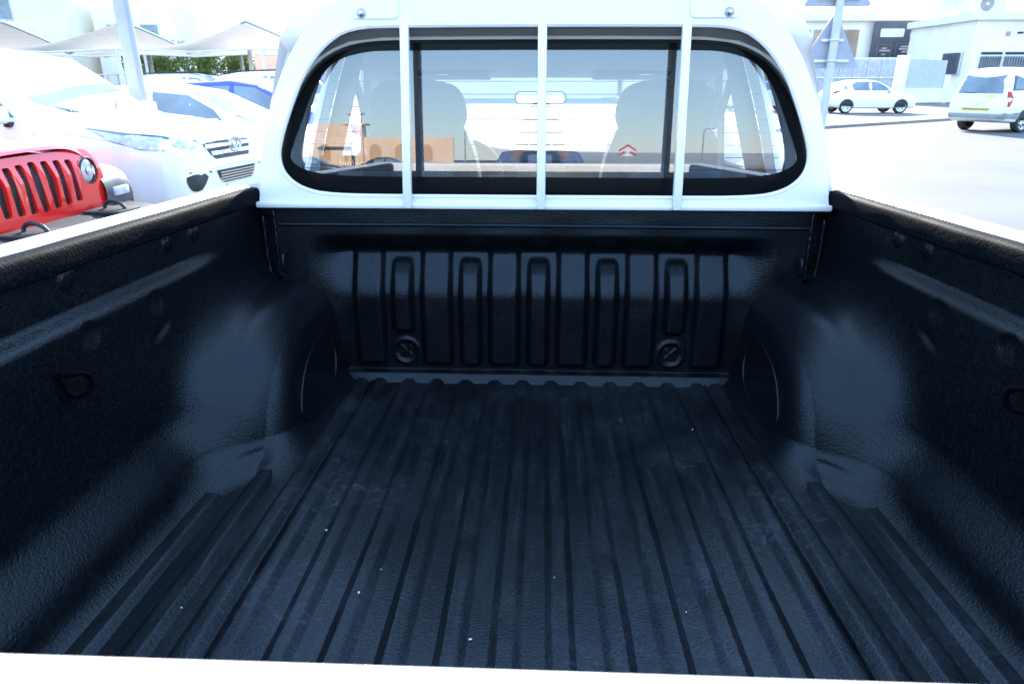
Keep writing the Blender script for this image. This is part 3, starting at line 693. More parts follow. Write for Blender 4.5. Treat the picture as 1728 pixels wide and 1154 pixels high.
class Car:
    def __init__(s, name, label, tab, paint, loc, rz, group=None, cat='car', scale=1.0):
        s.root = empty(name, loc, rz); tag(s.root, label, cat, group); s.root.scale = (scale,) * 3
        s.body = body_mesh('body', tab, paint, s.root); me = s.body.data
        s.bv = BVHTree.FromPolygons([v.co.copy() for v in me.vertices], [list(p.vertices) for p in me.polygons])
        s.xf = max(r[0] for r in tab); s.xr = min(r[0] for r in tab)
    def patch(s, name, outline, view, m, off=0.004, it=0, grid=0.08, parent=None, both=True):
        """conform an outline to the body skin. view 'side': (x, z); 'front'/'rear': (y, z); 'top': (x, y)"""
        outs = []
        for sg in ((1, -1) if (view == 'side' and both) else ((-1,) if view == 'side' else (1,))):
            v2, f2 = fill2d(smooth_poly(outline, it) if it else outline, [], grid); vv = []
            for a, b in v2:
                if view == 'side': o, d = Vector((a, 3 * sg, b)), Vector((0, -sg, 0))
                elif view == 'front': o, d = Vector((s.xf + 2, a, b)), Vector((-1, 0, 0))
                elif view == 'rear': o, d = Vector((s.xr - 2, a, b)), Vector((1, 0, 0))
                else: o, d = Vector((a, b, 4)), Vector((0, 0, -1))
                h = s.bv.ray_cast(o, d); vv.append(None if h[0] is None else h[0] - d * off)
            good = [q for q in f2 if all(vv[i] is not None for i in q)]
            if not good: continue
            us = sorted({i for q in good for i in q}); ix = {i: k for k, i in enumerate(us)}
            outs.append(mesh(name, [vv[i] for i in us], [[ix[i] for i in q] for q in good], m, parent or s.root, sharp=60))
        return outs
    def wheels(s, xs, r, w, hw, nsp=8):
        for x in xs:
            s.patch('arch_opening', [(x + 1.09 * r * math.cos(t * math.pi / 9), r + 1.09 * r * math.sin(t * math.pi / 9)) for t in range(0, 10)] + [(x - 1.0 * r, r * 0.72), (x + 1.0 * r, r * 0.72)], 'side', DARK, 0.004, 0)
            for sg in (1, -1):
                e = MB(); R0 = r * 0.74; c = (x, sg * hw, r)
                e.lathe([(R0, -w / 2), (r * 0.93, -w / 2), (r, -w * 0.36), (r, w * 0.36), (r * 0.93, w / 2), (R0, w / 2)], 26, 'y', c)
                ty = e.build('wheel', mat('tyre', (0.025, 0.025, 0.027), 0.75), s.root)
                d = MB(); d.lathe([(R0, sg * w * 0.46), (R0 * 0.93, sg * w * 0.40), (R0 * 0.9, sg * w * 0.28), (R0 * 0.3, sg * w * 0.22), (0.002, sg * w * 0.22)], 26, 'y', c)
                hub = d.build('rim', mat('alloy', (0.62, 0.63, 0.65), 0.3, 0.9, var=0.03), ty)
                d = MB()
                for k in range(nsp):
                    rot = Matrix.Rotation(2 * math.pi * k / nsp, 3, 'Y'); m_ = MB(); m_.box((-R0 * 0.085, -0.012, R0 * 0.45), (R0 * 0.085, 0.012, R0 * 0.80), 0.008)
                    d.add([rot @ v + Vector((c[0], c[1] + sg * w * 0.30, c[2])) for v in m_.v], m_.f)
                d.build('wheel_slots', DARK, hub, kind='stuff')
    def mirror(s, x, z, w, m):
        for sg in (1, -1):
            b = MB(); b.box((x - 0.06, sg * w if sg > 0 else -w - 0.20, z - 0.07), (x + 0.07, w + 0.20 if sg > 0 else -w, z + 0.08), 0.045, seg=3); mo = b.build('door_mirror', m, s.root)
            MB().box((x - 0.03, sg * (w - 0.02) - 0.04, z - 0.10), (x + 0.04, sg * (w - 0.02) + 0.06, z - 0.055), 0.01).build('mirror_foot', DARK, mo)
    def handles(s, xs, z):
        for x in xs: s.patch('door_handle', [(x - 0.09, z - 0.015), (x + 0.09, z - 0.015), (x + 0.09, z + 0.02), (x - 0.09, z + 0.02)], 'side', CHROME, 0.018)
    def seams(s, lines, m=DARK):
        for ln in lines:
            o = [(x - 0.004, z) for x, z in ln] + [(x + 0.004, z) for x, z in ln[::-1]]
            s.patch('panel_gap', o, 'side', m, 0.003, 0, None)
CARW = mat('car_white', (0.85, 0.825, 0.79), 0.22, var=0.01, coat=0.6)
SILV = mat('car_silver', (0.55, 0.56, 0.58), 0.3, 0.3, var=0.02, coat=0.5)
BLUE = mat('car_blue', (0.05, 0.07, 0.42), 0.25, var=0.03, coat=0.6)

# ---- white off-road SUV beside the red one
SUV = [(0.0, .46, .64, .70, .60, .45), (-.05, .34, .80, .90, .74, .58), (-.16, .30, .90, .985, .83, .66), (-.40, .28, .97, 1.045, .885, .72), (-.9, .28, 1.02, 1.11, .915, .76), (-1.28, .28, 1.05, 1.15, .92, .76),
       (-1.42, .28, 1.06, 1.20, .92, .74), (-2.12, .28, 1.09, 1.68, .92, .63), (-2.6, .28, 1.10, 1.76, .92, .64), (-3.8, .28, 1.12, 1.74, .91, .64), (-4.45, .32, 1.12, 1.66, .89, .62), (-4.70, .36, 1.08, 1.20, .86, .60), (-4.78, .42, .92, .97, .78, .55)]
c = Car('white_suv', 'large white off-road wagon with chrome slatted grille, parked beyond the red off-roader', SUV, CARW, (-3.02, 6.85, 0.035), R_(-9), 'cars parked nose out under the shade canopies')
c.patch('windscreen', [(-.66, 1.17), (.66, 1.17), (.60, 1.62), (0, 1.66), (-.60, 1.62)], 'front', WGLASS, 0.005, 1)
c.patch('side_window', [(-1.62, 1.15), (-2.5, 1.15), (-2.55, 1.64), (-2.25, 1.62)], 'side', CGLASS); c.patch('side_window', [(-2.62, 1.15), (-3.5, 1.17), (-3.5, 1.62), (-2.66, 1.64)], 'side', CGLASS)
c.patch('side_window', [(-3.6, 1.18), (-4.35, 1.22), (-4.2, 1.56), (-3.6, 1.6)], 'side', CGLASS)
gr = c.patch('grille', [(-.44, .985), (.44, .985), (.46, .95), (.28, .765), (-.28, .765), (-.46, .95)], 'front', DARK, 0.004, 0, 0.03)[0]
for z, hw in ((.945, .44), (.885, .385), (.82, .325)):
    c.patch('grille_bar', [(-hw, z - .016), (hw, z - .016), (hw, z + .018), (-hw, z + .018)], 'front', CHROME, 0.020, 0, 0.04, gr)
b = MB(); b.tube([(0.02, .095 * math.cos(t * math.pi / 12), .885 + .068 * math.sin(t * math.pi / 12)) for t in range(24)], .011, 6, closed=True); b.tube([(0.02, .05 * math.cos(t * math.pi / 8), .90 + .045 * math.sin(t * math.pi / 8)) for t in range(16)], .009, 6, closed=True); b.tube([(0.02, .028 * math.cos(t * math.pi / 8), .88 + .06 * math.sin(t * math.pi / 8)) for t in range(16)], .008, 6, closed=True)
b.build('emblem', CHROME, gr)
c.patch('lower_grille', [(-.33, .665), (.33, .665), (.30, .60), (.24, .545), (-.24, .545), (-.30, .60)], 'front', DARK, 0.006, 0, 0.03)
for z in (.64, .615, .59, .565): c.patch('lower_slat', [(-.29, z - .006), (.29, z - .006), (.29, z + .006), (-.29, z + .006)], 'front', CHROME, 0.016, 0, 0.04)
for sg in (1, -1):
    yo = .84 if sg > 0 else .70
    o = [(sg * .46, .955), (sg * .58, .975), (sg * yo, .975 + (yo - .58) * .2), (sg * yo, .975 + (yo - .58) * .2 - .07), (sg * .66, .895), (sg * .58, .875), (sg * .47, .90)]
    c.patch('headlight', o if sg > 0 else o[::-1], 'front', LAMP, 0.006, 0, 0.04)
    if sg < 0:
        c.patch('headlight', [(-.20, .990), (-.30, 1.005), (-.60, 1.035), (-.92, 1.07), (-.60, .96), (-.36, .90), (-.20, .885)], 'side', LAMP, 0.014, 0, 0.025, both=False)
        c.patch('lamp_brow', [(-.20, .990), (-.30, 1.005), (-.60, 1.035), (-.92, 1.07), (-.60, 1.022), (-.30, .992), (-.20, .978)], 'side', mat('lamp_brow', (0.06, 0.075, 0.13), 0.15), 0.020, 0, 0.025, both=False)
        c.patch('lamp_outline', [(-.92, 1.07), (-.60, .96), (-.36, .90), (-.16, .885), (-.16, .879), (-.36, .894), (-.60, .953)], 'side', DARK, 0.006, 0, None, both=False)
    o = [(sg * .44, .655), (sg * .71, .665), (sg * .72, .58), (sg * .66, .50), (sg * .56, .53)]
    fo = c.patch('fog_recess', o if sg > 0 else o[::-1], 'front', DARK, 0.006, 1, 0.03)[0]
    q = MB(); q.lathe([(.001, .05), (.025, .048), (.042, .035), (.045, 0)], 16, 'x', (-.075, sg * .625, .595)); q.build('fog_lamp', LAMP, fo)
    o = [(sg * .42, .672), (sg * .68, .685), (sg * .68, .672), (sg * .40, .655)]
    c.patch('bumper_crease', o if sg > 0 else o[::-1], 'front', DARK, 0.005, 0, 0.04)
c.patch('number_plate', [(-.20, .475), (.20, .475), (.20, .535), (-.20, .535)], 'front', PLATE, 0.012, 0, 0.06)
c.seams([[(-1.25, .40), (-1.28, .8), (-1.38, 1.02)], [(-2.56, .4), (-2.58, 1.1)], [(-.42, .93), (-.9, 1.0), (-1.28, 1.035)]])
c.wheels((-.93, -3.68), .38, .25, .80, 6); c.mirror(-1.65, 1.17, .88, CARW); c.handles((-2.35, -3.3), .98)
b = MB()
for y0, y1 in ((-.45, .05), (.15, .6)): b.tube([(-1.36, y0, 1.195), (-1.52, (y0 + y1) / 2, 1.275), (-1.55, y1, 1.285)], .009, 6)
b.build('wiper', DARK, c.root)

# ---- white saloon beyond the SUV
SED = [(0.0, .40, .55, .60, .62, .5), (-.08, .26, .62, .70, .76, .6), (-.35, .22, .74, .80, .84, .68), (-.9, .22, .83, .90, .88, .70), (-1.20, .22, .87, .96, .89, .70), (-1.5, .22, .89, 1.10, .89, .66), (-2.05, .22, .93, 1.38, .89, .58), (-2.5, .22, .95, 1.45, .89, .57), (-3.2, .22, .97, 1.43, .89, .57), (-3.8, .24, .98, 1.22, .87, .58), (-4.15, .28, .98, 1.03, .84, .62), (-4.45, .34, .92, .97, .78, .6), (-4.52, .42, .78, .82, .7, .5)]
def sedan(name, label, paint, loc, rz, group=None, full=True):
    c = Car(name, label, SED, paint, loc, rz, group)
    c.patch('windscreen', [(-.62, .98), (.62, .98), (.54, 1.36), (0, 1.40), (-.54, 1.36)], 'front', CGLASS, 0.005)
    c.patch('rear_screen', [(-.56, 1.06), (.56, 1.06), (.50, 1.34), (-.50, 1.34)], 'rear', CGLASS, 0.005)
    c.patch('side_window', [(-1.55, .96), (-2.55, 1.0), (-2.55, 1.37), (-2.1, 1.33), (-1.75, 1.15)], 'side', CGLASS); c.patch('side_window', [(-2.62, 1.0), (-3.45, 1.05), (-3.35, 1.30), (-2.62, 1.37)], 'side', CGLASS)
    for sg in (1, -1):
        o = [(sg * .48, .70), (sg * .76, .78), (sg * .74, .66), (sg * .52, .62)]; c.patch('headlight', o if sg > 0 else o[::-1], 'front', LAMP, 0.006, 1, 0.06)
        o = [(sg * .50, .88), (sg * .72, .92), (sg * .70, .78), (sg * .52, .76)]; c.patch('tail_light', o if sg > 0 else o[::-1], 'rear', RED, 0.006, 1, 0.06)
    c.patch('grille', [(-.42, .62), (.42, .62), (.36, .48), (-.36, .48)], 'front', DARK, 0.006, 1, 0.06)
    c.seams([[(-2.58, .35), (-2.58, .96)], [(-1.42, .35), (-1.45, .88)]])
    c.wheels((-.85, -3.55), .32, .21, .77, 8); c.mirror(-1.66, .98, .86, paint); c.handles((-2.4, -3.2), .86)
    return c
sedan('white_saloon', 'white saloon with pale blue side glass, parked just past the white wagon', CARW, (-2.45, 9.75, 0), 0.0, 'cars parked nose out under the shade canopies')
# ---- hatchback profile, used for the blue car on the left and the white car across the road
HAT = [(0.0, .40, .60, .66, .60, .5), (-.08, .26, .68, .76, .74, .6), (-.35, .22, .80, .87, .83, .68), (-.85, .22, .88, .97, .86, .70), (-1.10, .22, .91, 1.04, .865, .68), (-1.4, .22, .93, 1.20, .865, .63), (-1.9, .22, .95, 1.44, .865, .57), (-2.4, .22, .97, 1.52, .865, .57), (-3.2, .22, .99, 1.48, .865, .57), (-3.75, .24, 1.0, 1.36, .85, .56), (-4.05, .28, .98, 1.08, .82, .56), (-4.22, .34, .86, .92, .76, .54), (-4.26, .42, .74, .78, .7, .5)]
def hatch(name, label, paint, loc, rz, group=None):
    c = Car(name, label, HAT, paint, loc, rz, group)
    c.patch('windscreen', [(-.62, 1.05), (.62, 1.05), (.54, 1.42), (0, 1.46), (-.54, 1.42)], 'front', CGLASS, 0.005)
    c.patch('rear_screen', [(-.54, 1.10), (.54, 1.10), (.48, 1.36), (-.48, 1.36)], 'rear', CGLASS, 0.005)
    c.patch('side_window', [(-1.35, 1.01), (-2.3, 1.03), (-2.3, 1.43), (-1.95, 1.40), (-1.6, 1.22)], 'side', CGLASS); c.patch('side_window', [(-2.38, 1.03), (-3.15, 1.05), (-3.22, 1.28), (-3.05, 1.40), (-2.38, 1.43)], 'side', CGLASS)
    c.patch('quarter_window', [(-3.45, 1.09), (-3.62, 1.12), (-3.50, 1.26)], 'side', CGLASS)
    for sg in (1, -1):
        o = [(sg * .48, .76), (sg * .76, .86), (sg * .74, .72), (sg * .52, .68)]; c.patch('headlight', o if sg > 0 else o[::-1], 'front', LAMP, 0.006, 1, 0.06)
    c.patch('tail_light', [(-4.14, .86), (-3.80, .99), (-3.72, 1.03), (-3.95, 1.02), (-4.10, .97)], 'side', RED, 0.008, 1, 0.05)
    c.patch('number_plate', [(-.25, .68), (.25, .68), (.25, .79), (-.25, .79)], 'rear', PLATE, 0.008, 0, 0.1)
    c.seams([[(-2.34, .35), (-2.34, 1.0)], [(-1.28, .35), (-1.32, .95)], [(-3.2, .6), (-3.12, 1.02)]])
    c.wheels((-.82, -3.42), .315, .21, .75, 8); c.mirror(-1.5, 1.04, .84, paint); c.handles((-2.2, -3.0), .90)
    return c
hatch('blue_hatchback', 'bright blue hatchback half hidden behind the white cab', BLUE, (-3.1, 13.2, 0), 0.0, 'cars parked nose out under the shade canopies')
azr = lambda az: R_(90 - az)
hatch('white_hatchback', 'small white hatchback parked side-on across the road, behind the warning signs', CARW, (17.98, 36.10, 0.095), azr(88.0))
hatch('white_hatchback', 'white hatchback glimpsed behind the sign post, mostly hidden by the cab', CARW, (13.7, 39.0, 0.095), azr(86.0))

# ---- white people carrier on the right
VAN = [(0.0, .42, .66, .74, .66, .5), (-.10, .30, .82, .92, .80, .6), (-.45, .26, .98, 1.06, .90, .70), (-.95, .26, 1.06, 1.20, .94, .74), (-1.8, .26, 1.10, 1.82, .95, .70), (-2.4, .26, 1.12, 1.92, .95, .70), (-4.3, .28, 1.14, 1.92, .95, .70), (-4.85, .30, 1.13, 1.86, .93, .68), (-5.02, .34, 1.05, 1.45, .91, .72), (-5.10, .38, .86, .92, .89, .78), (-5.13, .44, .72, .74, .84, .70)]
c = Car('white_van', 'white people carrier with grey rear bumper and tall red lamp at the right edge', VAN, CARW, (18.36, 25.96, 0), azr(62.0), cat='van')
c.patch('rear_screen', [(-.70, 1.16), (.70, 1.16), (.62, 1.70), (-.62, 1.70)], 'rear', CGLASS, 0.006, 0)
c.patch('side_window', [(-4.85, 1.24), (-3.75, 1.22), (-3.75, 1.68), (-4.72, 1.68)], 'side', mat('van_window_edge', (0.05, 0.075, 0.12), 0.1), 0.005, 0)
c.patch('window_pane', [(-4.72, 1.30), (-3.83, 1.28), (-3.83, 1.62), (-4.64, 1.62)], 'side', CGLASS, 0.010, 0)
c.patch('side_window', [(-3.65, 1.22), (-2.45, 1.20), (-2.45, 1.68), (-3.65, 1.68)], 'side', CGLASS, 0.005, 0); c.patch('side_window', [(-2.35, 1.20), (-1.3, 1.17), (-1.75, 1.6), (-2.35, 1.68)], 'side', CGLASS, 0.005, 0)
c.patch('windscreen', [(-.74, 1.24), (.74, 1.24), (.66, 1.74), (-.66, 1.74)], 'front', CGLASS, 0.006, 0)
for o, m_ in (([(-5.05, .78), (-4.95, .78), (-4.86, .95), (-5.045, .95)], RED), ([(-5.045, .955), (-4.86, .955), (-4.85, 1.02), (-5.04, 1.02)], LAMP), ([(-5.04, 1.025), (-4.85, 1.025), (-4.90, 1.22), (-5.01, 1.22)], RED)):
    c.patch('tail_light', o, 'side', m_, 0.012, 0, 0.05)
c.patch('rear_bumper', [(-.88, .40), (.88, .40), (.89, .60), (-.89, .60)], 'rear', GREYP, 0.02, 0, 0.06); c.patch('rear_bumper', [(-5.10, .40), (-4.35, .40), (-4.38, .60), (-5.08, .60)], 'side', GREYP, 0.012, 0, 0.06)
c.patch('number_plate', [(-.28, .80), (.24, .80), (.24, .92), (-.28, .92)], 'rear', PLATE, 0.008, 0, 0.1)
yb = c.patch('yellow_plate', [(-.44, .66), (.42, .66), (.42, .73), (-.44, .73)], 'rear', mat('yellow_plate', (0.8, 0.5, 0.02), 0.4), 0.010, 0, 0.1)[0]
c.patch('yellow_sticker', [(-.50, 1.06), (-.25, 1.06), (-.25, 1.12), (-.50, 1.12)], 'rear', mat('yellow_sticker', (0.75, 0.70, 0.10), 0.5), 0.008, 0, 0.1)
for i in range(9): MB().box((-.004, -.016, -.016), (.004, .016, .016)).build('plate_character', DARK, yb, loc=(-5.155, -.36 + i * .09, .695))
c.wheels((-.95, -4.1), .34, .22, .85, 8); c.handles((-2.6, -1.9), .95); c.mirror(-1.35, 1.22, .93, CARW)
b = MB(); b.tube([(-5.06, .1, 1.17), (-5.07, .50, 1.19)], .012, 6); b.build('wiper', DARK, c.root)

# ---- far row on the left, under the canopies
def far_suv(label, paint, loc, rz):
    c = Car('parked_wagon', label, SUV, paint, loc, rz, 'far cars under the canopies')
    c.patch('windscreen', [(-.66, 1.17), (.66, 1.17), (.60, 1.62), (-.60, 1.62)], 'front', CGLASS, 0.006, 0, 0.15); c.patch('side_window', [(-1.62, 1.15), (-2.5, 1.15), (-2.55, 1.64), (-2.25, 1.62)], 'side', CGLASS, it=0, grid=None); c.patch('side_window', [(-2.62, 1.15), (-4.3, 1.2), (-4.2, 1.58), (-2.66, 1.64)], 'side', CGLASS, it=0, grid=None)
    c.patch('grille', [(-.38, .97), (.38, .97), (.27, .78), (-.27, .78)], 'front', DARK, 0.006, 0, 0.15); c.wheels((-.93, -3.68), .38, .25, .80, 5)
    for sg in (1, -1):
        b = MB(); b.tube([(-2.3, sg * .56, 1.80), (-4.2, sg * .56, 1.76)], .02, 6); b.build('roof_rail', DARK, c.root)
far_suv('white wagon under the canopies, its side windows showing left of the grey pole', CARW, (-9.0, 24.2, 0), 0.0)
far_suv('white wagon in the far row with black roof rails, right of the grey pole', CARW, (-7.2, 27.5, 0), R_(-60))
far_suv('silver wagon in the far row behind the blue hatchback, windscreen facing out', SILV, (-6.2, 21.5, 0), R_(-70))
far_suv('white wagon nearest the cab in the far row, above the blue hatchback', CARW, (-4.6, 19.0, 0), R_(-20))

# ---- red off-roader: slotted grille, flat flares, grey bumper
REDP = mat('car_red', (0.80, 0.022, 0.018), 0.14, var=0.02, coat=0.6)
jeep = empty('red_offroader', (-3.15, 4.27, 0), 0.0)
tag(jeep, 'red boxy off-road car with seven-slot grille, nose beside the truck bed', 'car', 'cars parked nose out under the shade canopies')
JX = lambda z: 0.0 - (0.42 * max(0, z - 0.91) + 0.02 * max(0, 0.80 - z))
out = smooth_poly([(-.61, .64), (.61, .64), (.645, .70), (.64, .92), (.60, 1.02), (.54, 1.055), (-.54, 1.055), (-.60, 1.02), (-.64, .92), (-.645, .70)], 1)
slots = [rrect(i * .112 - .034, i * .112 + .034, .705 + .006 * abs(i), 1.015 - .006 * abs(i), .018, 3) for i in range(-3, 4)]
hl = [[(sg * .50 + .093 * math.cos(t * math.pi / 12), .905 + .093 * math.sin(t * math.pi / 12)) for t in range(24)] for sg in (1, -1)]
p = MB(); p.plate(out, lambda u, v, w: (JX(v) - .022 + w, u, v), .022, [q[::-1] for q in slots + hl], grid=.03)
gp = p.build('grille_panel', REDP, jeep, sharp=30)
MESHM = mat('grille_mesh', (0.012, 0.012, 0.013), 0.4, bump=1.0, bscale=90)
p = MB(); p.plate(rrect(-.40, .40, .68, 1.03, .02), lambda u, v, w: (JX(v) - .030 + w, u, v), .004, grid=.08); p.build('grille_mesh', MESHM, gp)
b = MB()   # honeycomb wires
for i in range(-3, 4):
    for k in range(15):
        z = .715 + k * .02
        for s_ in (1, -1): b.tube([(JX(z) - .023, i * .112 - .03, z), (JX(z) - .023, i * .112, z + s_ * .010), (JX(z) - .023, i * .112 + .03, z)], .0022, 4, cap=False)
b.build('mesh_wires', BLACK, gp, kind='stuff')
for sg in (1, -1):
    q = MB(); q.lathe([(.001, .0), (.05, -.004), (.078, -.014), (.088, -.03), (.092, -.07)], 24, 'x', (-.012, sg * .50, .905)); h_ = q.build('headlight', LAMP, gp)
    q = MB(); q.tube([(-.012 - .0, sg * .50 + .088 * math.cos(t * math.pi / 12), .905 + .088 * math.sin(t * math.pi / 12)) for t in range(24)], .008, 6, closed=True); q.build('lamp_ring', DARK, h_)
    q = MB(); q.lathe([(.001, .005), (.026, .0), (.03, -.02)], 16, 'x', (-.005, sg * .50, .905)); q.build('lens', CHROME, h_)
bo = []
for x, zt, hw in ((-.035, 1.058, .56), (-.06, 1.075, .60), (-.14, 1.088, .62), (-.5, 1.12, .655), (-1.0, 1.16, .69), (-1.55, 1.20, .72)):
    row = []
    for u in np.linspace(-1, 1, 21):
        e = abs(u) ** 6; row.append((x, u * hw, zt + .02 * (1 - u * u) - .10 * e))
    bo.append(row)
grid_mesh('bonnet', np.array(bo), REDP, jeep)
for sg in (1, -1):
    b = MB(); b.add([(-.04, sg * .60, .68), (-1.55, sg * .72, .60), (-1.55, sg * .715, 1.12), (-.04, sg * .598, .985), (-.6, sg * .655, 1.02)], [[0, 1, 2, 4, 3] if sg < 0 else [3, 4, 2, 1, 0]]); b.build('inner_wing', REDP, jeep)
    # black flare over the wheel
    prof = [(.02, .66), (.03, .80), (-.03, .885), (-.18, .93), (-.5, .965), (-.95, .96), (-1.2, .86), (-1.32, .66)]; pr2 = smooth_line(prof, 2)
    P = np.array([[(x, sg * .60, z - .01), (x, sg * .78, z + .004), (x - .004, sg * .90, z - .008), (x - .008, sg * .935, z - .05), (x - .012, sg * .925, z - .10), (x - .02, sg * .62, z - .09)] for x, z in pr2])
    fl_ = grid_mesh('wheel_flare', P, mat('flare_plastic', (0.07, 0.07, 0.075), 0.5, var=0.1, vscale=10), jeep, flip=(sg > 0))
    MB().box((-.01, sg * .77 - .09, .70), (.045, sg * .77 + .09, .765), .012).build('side_lamp', LAMP, fl_)
    e = MB(); e.lathe([(.25, -.13), (.37, -.13), (.40, -.09), (.40, .09), (.37, .13), (.25, .13)], 28, 'y', (-.70, sg * .76, .40)); t_ = e.build('wheel', MATS['tyre'], jeep)
    d = MB(); d.lathe([(.25, sg * .12), (.23, sg * .05), (.08, sg * .04), (.07, sg * .10), (.001, sg * .10)], 20, 'y', (-.70, sg * .76, .40)); d.build('rim', MATS['alloy'], t_)
    e = MB(); e.lathe([(.25, -.13), (.37, -.13), (.40, -.09), (.40, .09), (.37, .13), (.25, .13)], 28, 'y', (-3.3, sg * .76, .40)); t_ = e.build('wheel', MATS['tyre'], jeep)
    d = MB(); d.lathe([(.25, sg * .12), (.23, sg * .05), (.08, sg * .04), (.07, sg * .10), (.001, sg * .10)], 20, 'y', (-3.3, sg * .76, .40)); d.build('rim', MATS['alloy'], t_)
    q = MB(); ps = [(.12, sg * .40, .640), (.12, sg * .40, .685), (.16, sg * .40, .715), (.235, sg * .40, .70), (.27, sg * .40, .655), (.27, sg * .40, .62)]; q.tube(smooth_line(ps, 2), .013, 8); 
    hk = q.build('tow_hook', BLACK, jeep); MB().box((.03, sg * .40 - .13, .632), (.30, sg * .40 + .13, .660), .012).build('hook_mount', mat('bumper_grey', (0.030, 0.031, 0.035), 0.7, spec=0.2, var=0.1), hk)
b = MB()
P = []
for y in np.linspace(-.86, .86, 25):
    k = .10 * max(0, abs(y) - .45) ** 1.3 * 3
    P.append([(-.02 - k, y, .60), (.0 - k, y, .642), (.10 - k, y, .640), (.30 - k, y, .618), (.335 - k, y, .60), (.34 - k, y, .55), (.33 - k, y, .46), (.22 - k, y, .42), (.02 - k, y, .42)])
bp = grid_mesh('bumper', np.array(P), MATS['bumper_grey'], jeep, flip=True)
MB().box((.332, -.30, .545), (.345, .30, .565), .004).build('bumper_slot', mat('tan_insert', (0.30, 0.26, 0.22), 0.6), bp)
tub = MB(); tub.box((-4.2, -.74, .55), (-1.5, .74, 1.14), .06); tb = tub.build('tub', REDP, jeep)
P = np.array([[(-1.55, u * .72, 1.19), (-1.80, u * .66, 1.72), (-1.95, u * .64, 1.76), (-4.1, u * .64, 1.74), (-4.2, u * .68, 1.14)] for u in np.linspace(-1, 1, 9)])
grid_mesh('hard_top', P, DARK, jeep)
for sg in (1, -1):
    mesh('side_window', [(-1.65, sg * .715, 1.16), (-4.15, sg * .705, 1.16), (-4.08, sg * .655, 1.72), (-1.88, sg * .655, 1.72)], [[0, 1, 2, 3]], CGLASS, jeep, smooth=False)

# ================================================================== left: shade canopies, poles, building, trees
POLE = mat('galvanised_pole', (0.50, 0.52, 0.55), 0.45, 0.2, var=0.05, vscale=6)
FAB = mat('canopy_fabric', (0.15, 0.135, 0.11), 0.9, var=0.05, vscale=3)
wp = empty('light_pole', (-4.62, 8.15, 0)); tag(wp, 'thick grey square column rising behind the white wagon', 'column')
MB().box((-.066, -.066, 0), (.066, .066, 6.5), .010).build('shaft', mat('column_grey', (0.33, 0.355, 0.40), 0.5, var=0.05), wp)
MB().box((-.22, -.22, 0), (.22, .22, .03), .005).build('base_plate', POLE, wp)
def canopy(i, x, y, hi, lo, lab):
    r = empty('shade_canopy', (x, y, 0)); tag(r, lab, 'canopy', 'shade canopies over the parking rows')
    b = MB(); b.tube([(0, 5, 0), (0, 5, hi + .20)], .09, 10); b.build('post', mat('canopy_post', (0.72, 0.71, 0.68), 0.5), r)
    P = np.zeros((17, 13, 3))
    for a, u in enumerate(np.linspace(-1, 1, 17)):
        for c_, v in enumerate(np.linspace(0, 1, 13)):
            z = lo + 0.10 * abs(u) + (hi - lo) * ((1 - abs(u)) ** 0.9) * (v ** 0.85) + 0.12 * v
            P[a, c_] = (u * (2.45 - .35 * math.sin(v * math.pi)), v * 5.0, z)
    fb_ = grid_mesh('fabric', P, FAB, r, sharp=0)
    for k in (0, 12):
        b = MB(); b.tube([tuple(P[a, k]) for a in range(17)], .035, 6); b.build('edge_cable', MATS['canopy_post'], fb_)
    b = MB(); b.tube([(-2.45, 5, lo + .15), (0, 5, hi - .05), (2.45, 5, lo + .15)], .05, 6); b.build('cross_arm', MATS['canopy_post'], r)
    b = MB(); b.tube([(-2.45, 0, 0), (-2.45, 0, lo + .1)], .06, 8); b.build('front_post', MATS['canopy_post'], r)
for i, x in enumerate((-26.3, -21.4, -16.5, -11.6, -6.7)):
    canopy(i, x, 24.0, 3.62, 2.42, ['cream shade canopy at the far left, cut by the edge of the picture', 'cream shade canopy left of the lit building windows', 'cream shade canopy whose peak meets the thick grey column', 'cream shade canopy with its white post right of the grey column', 'cream shade canopy half hidden by the cab roof'][i])
for i, x in enumerate((-20.8, -15.9, -11.0)):
    canopy(i, x, 33.5, 3.5, 2.6, ['smaller cream canopy in the back row before the left building', 'smaller cream canopy in the back row before the trees', 'smaller cream canopy in the back row near the pink wall'][i])
def wall_box(name, lab, lo, hi, m, wins=(), face='y', cat='building', group=None, wm=None, sill=True):
    """building volume with framed windows on its -y face (or -x face)"""
    r = empty(name, ((lo[0] + hi[0]) / 2, lo[1], 0)); tag(r, lab, cat, group); o = Vector(r.location)
    MB().box(Vector(lo) - o, Vector(hi) - o, .02).build('wall', m, r, sharp=30)
    for (a0, a1, z0, z1) in wins:
        if face == 'y': q0, q1 = (a0 - o.x, -.03, z0), (a1 - o.x, .02, z1); f0, f1 = (a0 - o.x - .06, -.05, z0 - .06), (a1 - o.x + .06, .01, z1 + .06)
        else: q0, q1 = (lo[0] - o.x - .03, a0 - o.y, z0), (lo[0] - o.x + .02, a1 - o.y, z1); f0, f1 = (lo[0] - o.x - .02, a0 - o.y - .06, z0 - .06), (lo[0] - o.x + .01, a1 - o.y + .06, z1 + .06)
        fr = MB().box(f0, f1, .01).build('window', mat('window_frame', (0.7, 0.68, 0.64), 0.5), r)
        q0 = list(q0); q0[1 if face == 'y' else 0] -= .03; MB().box(q0, q1).build('pane', wm or CGLASS, fr, smooth=False)
    return r
CREAM = mat('cream_render', (0.88, 0.79, 0.63), 0.9, var=0.05, vscale=0.8, bump=0.2, bscale=15)
WHT = mat('white_render', (0.90, 0.84, 0.74), 0.9, var=0.04, vscale=0.6, bump=0.2, bscale=15)
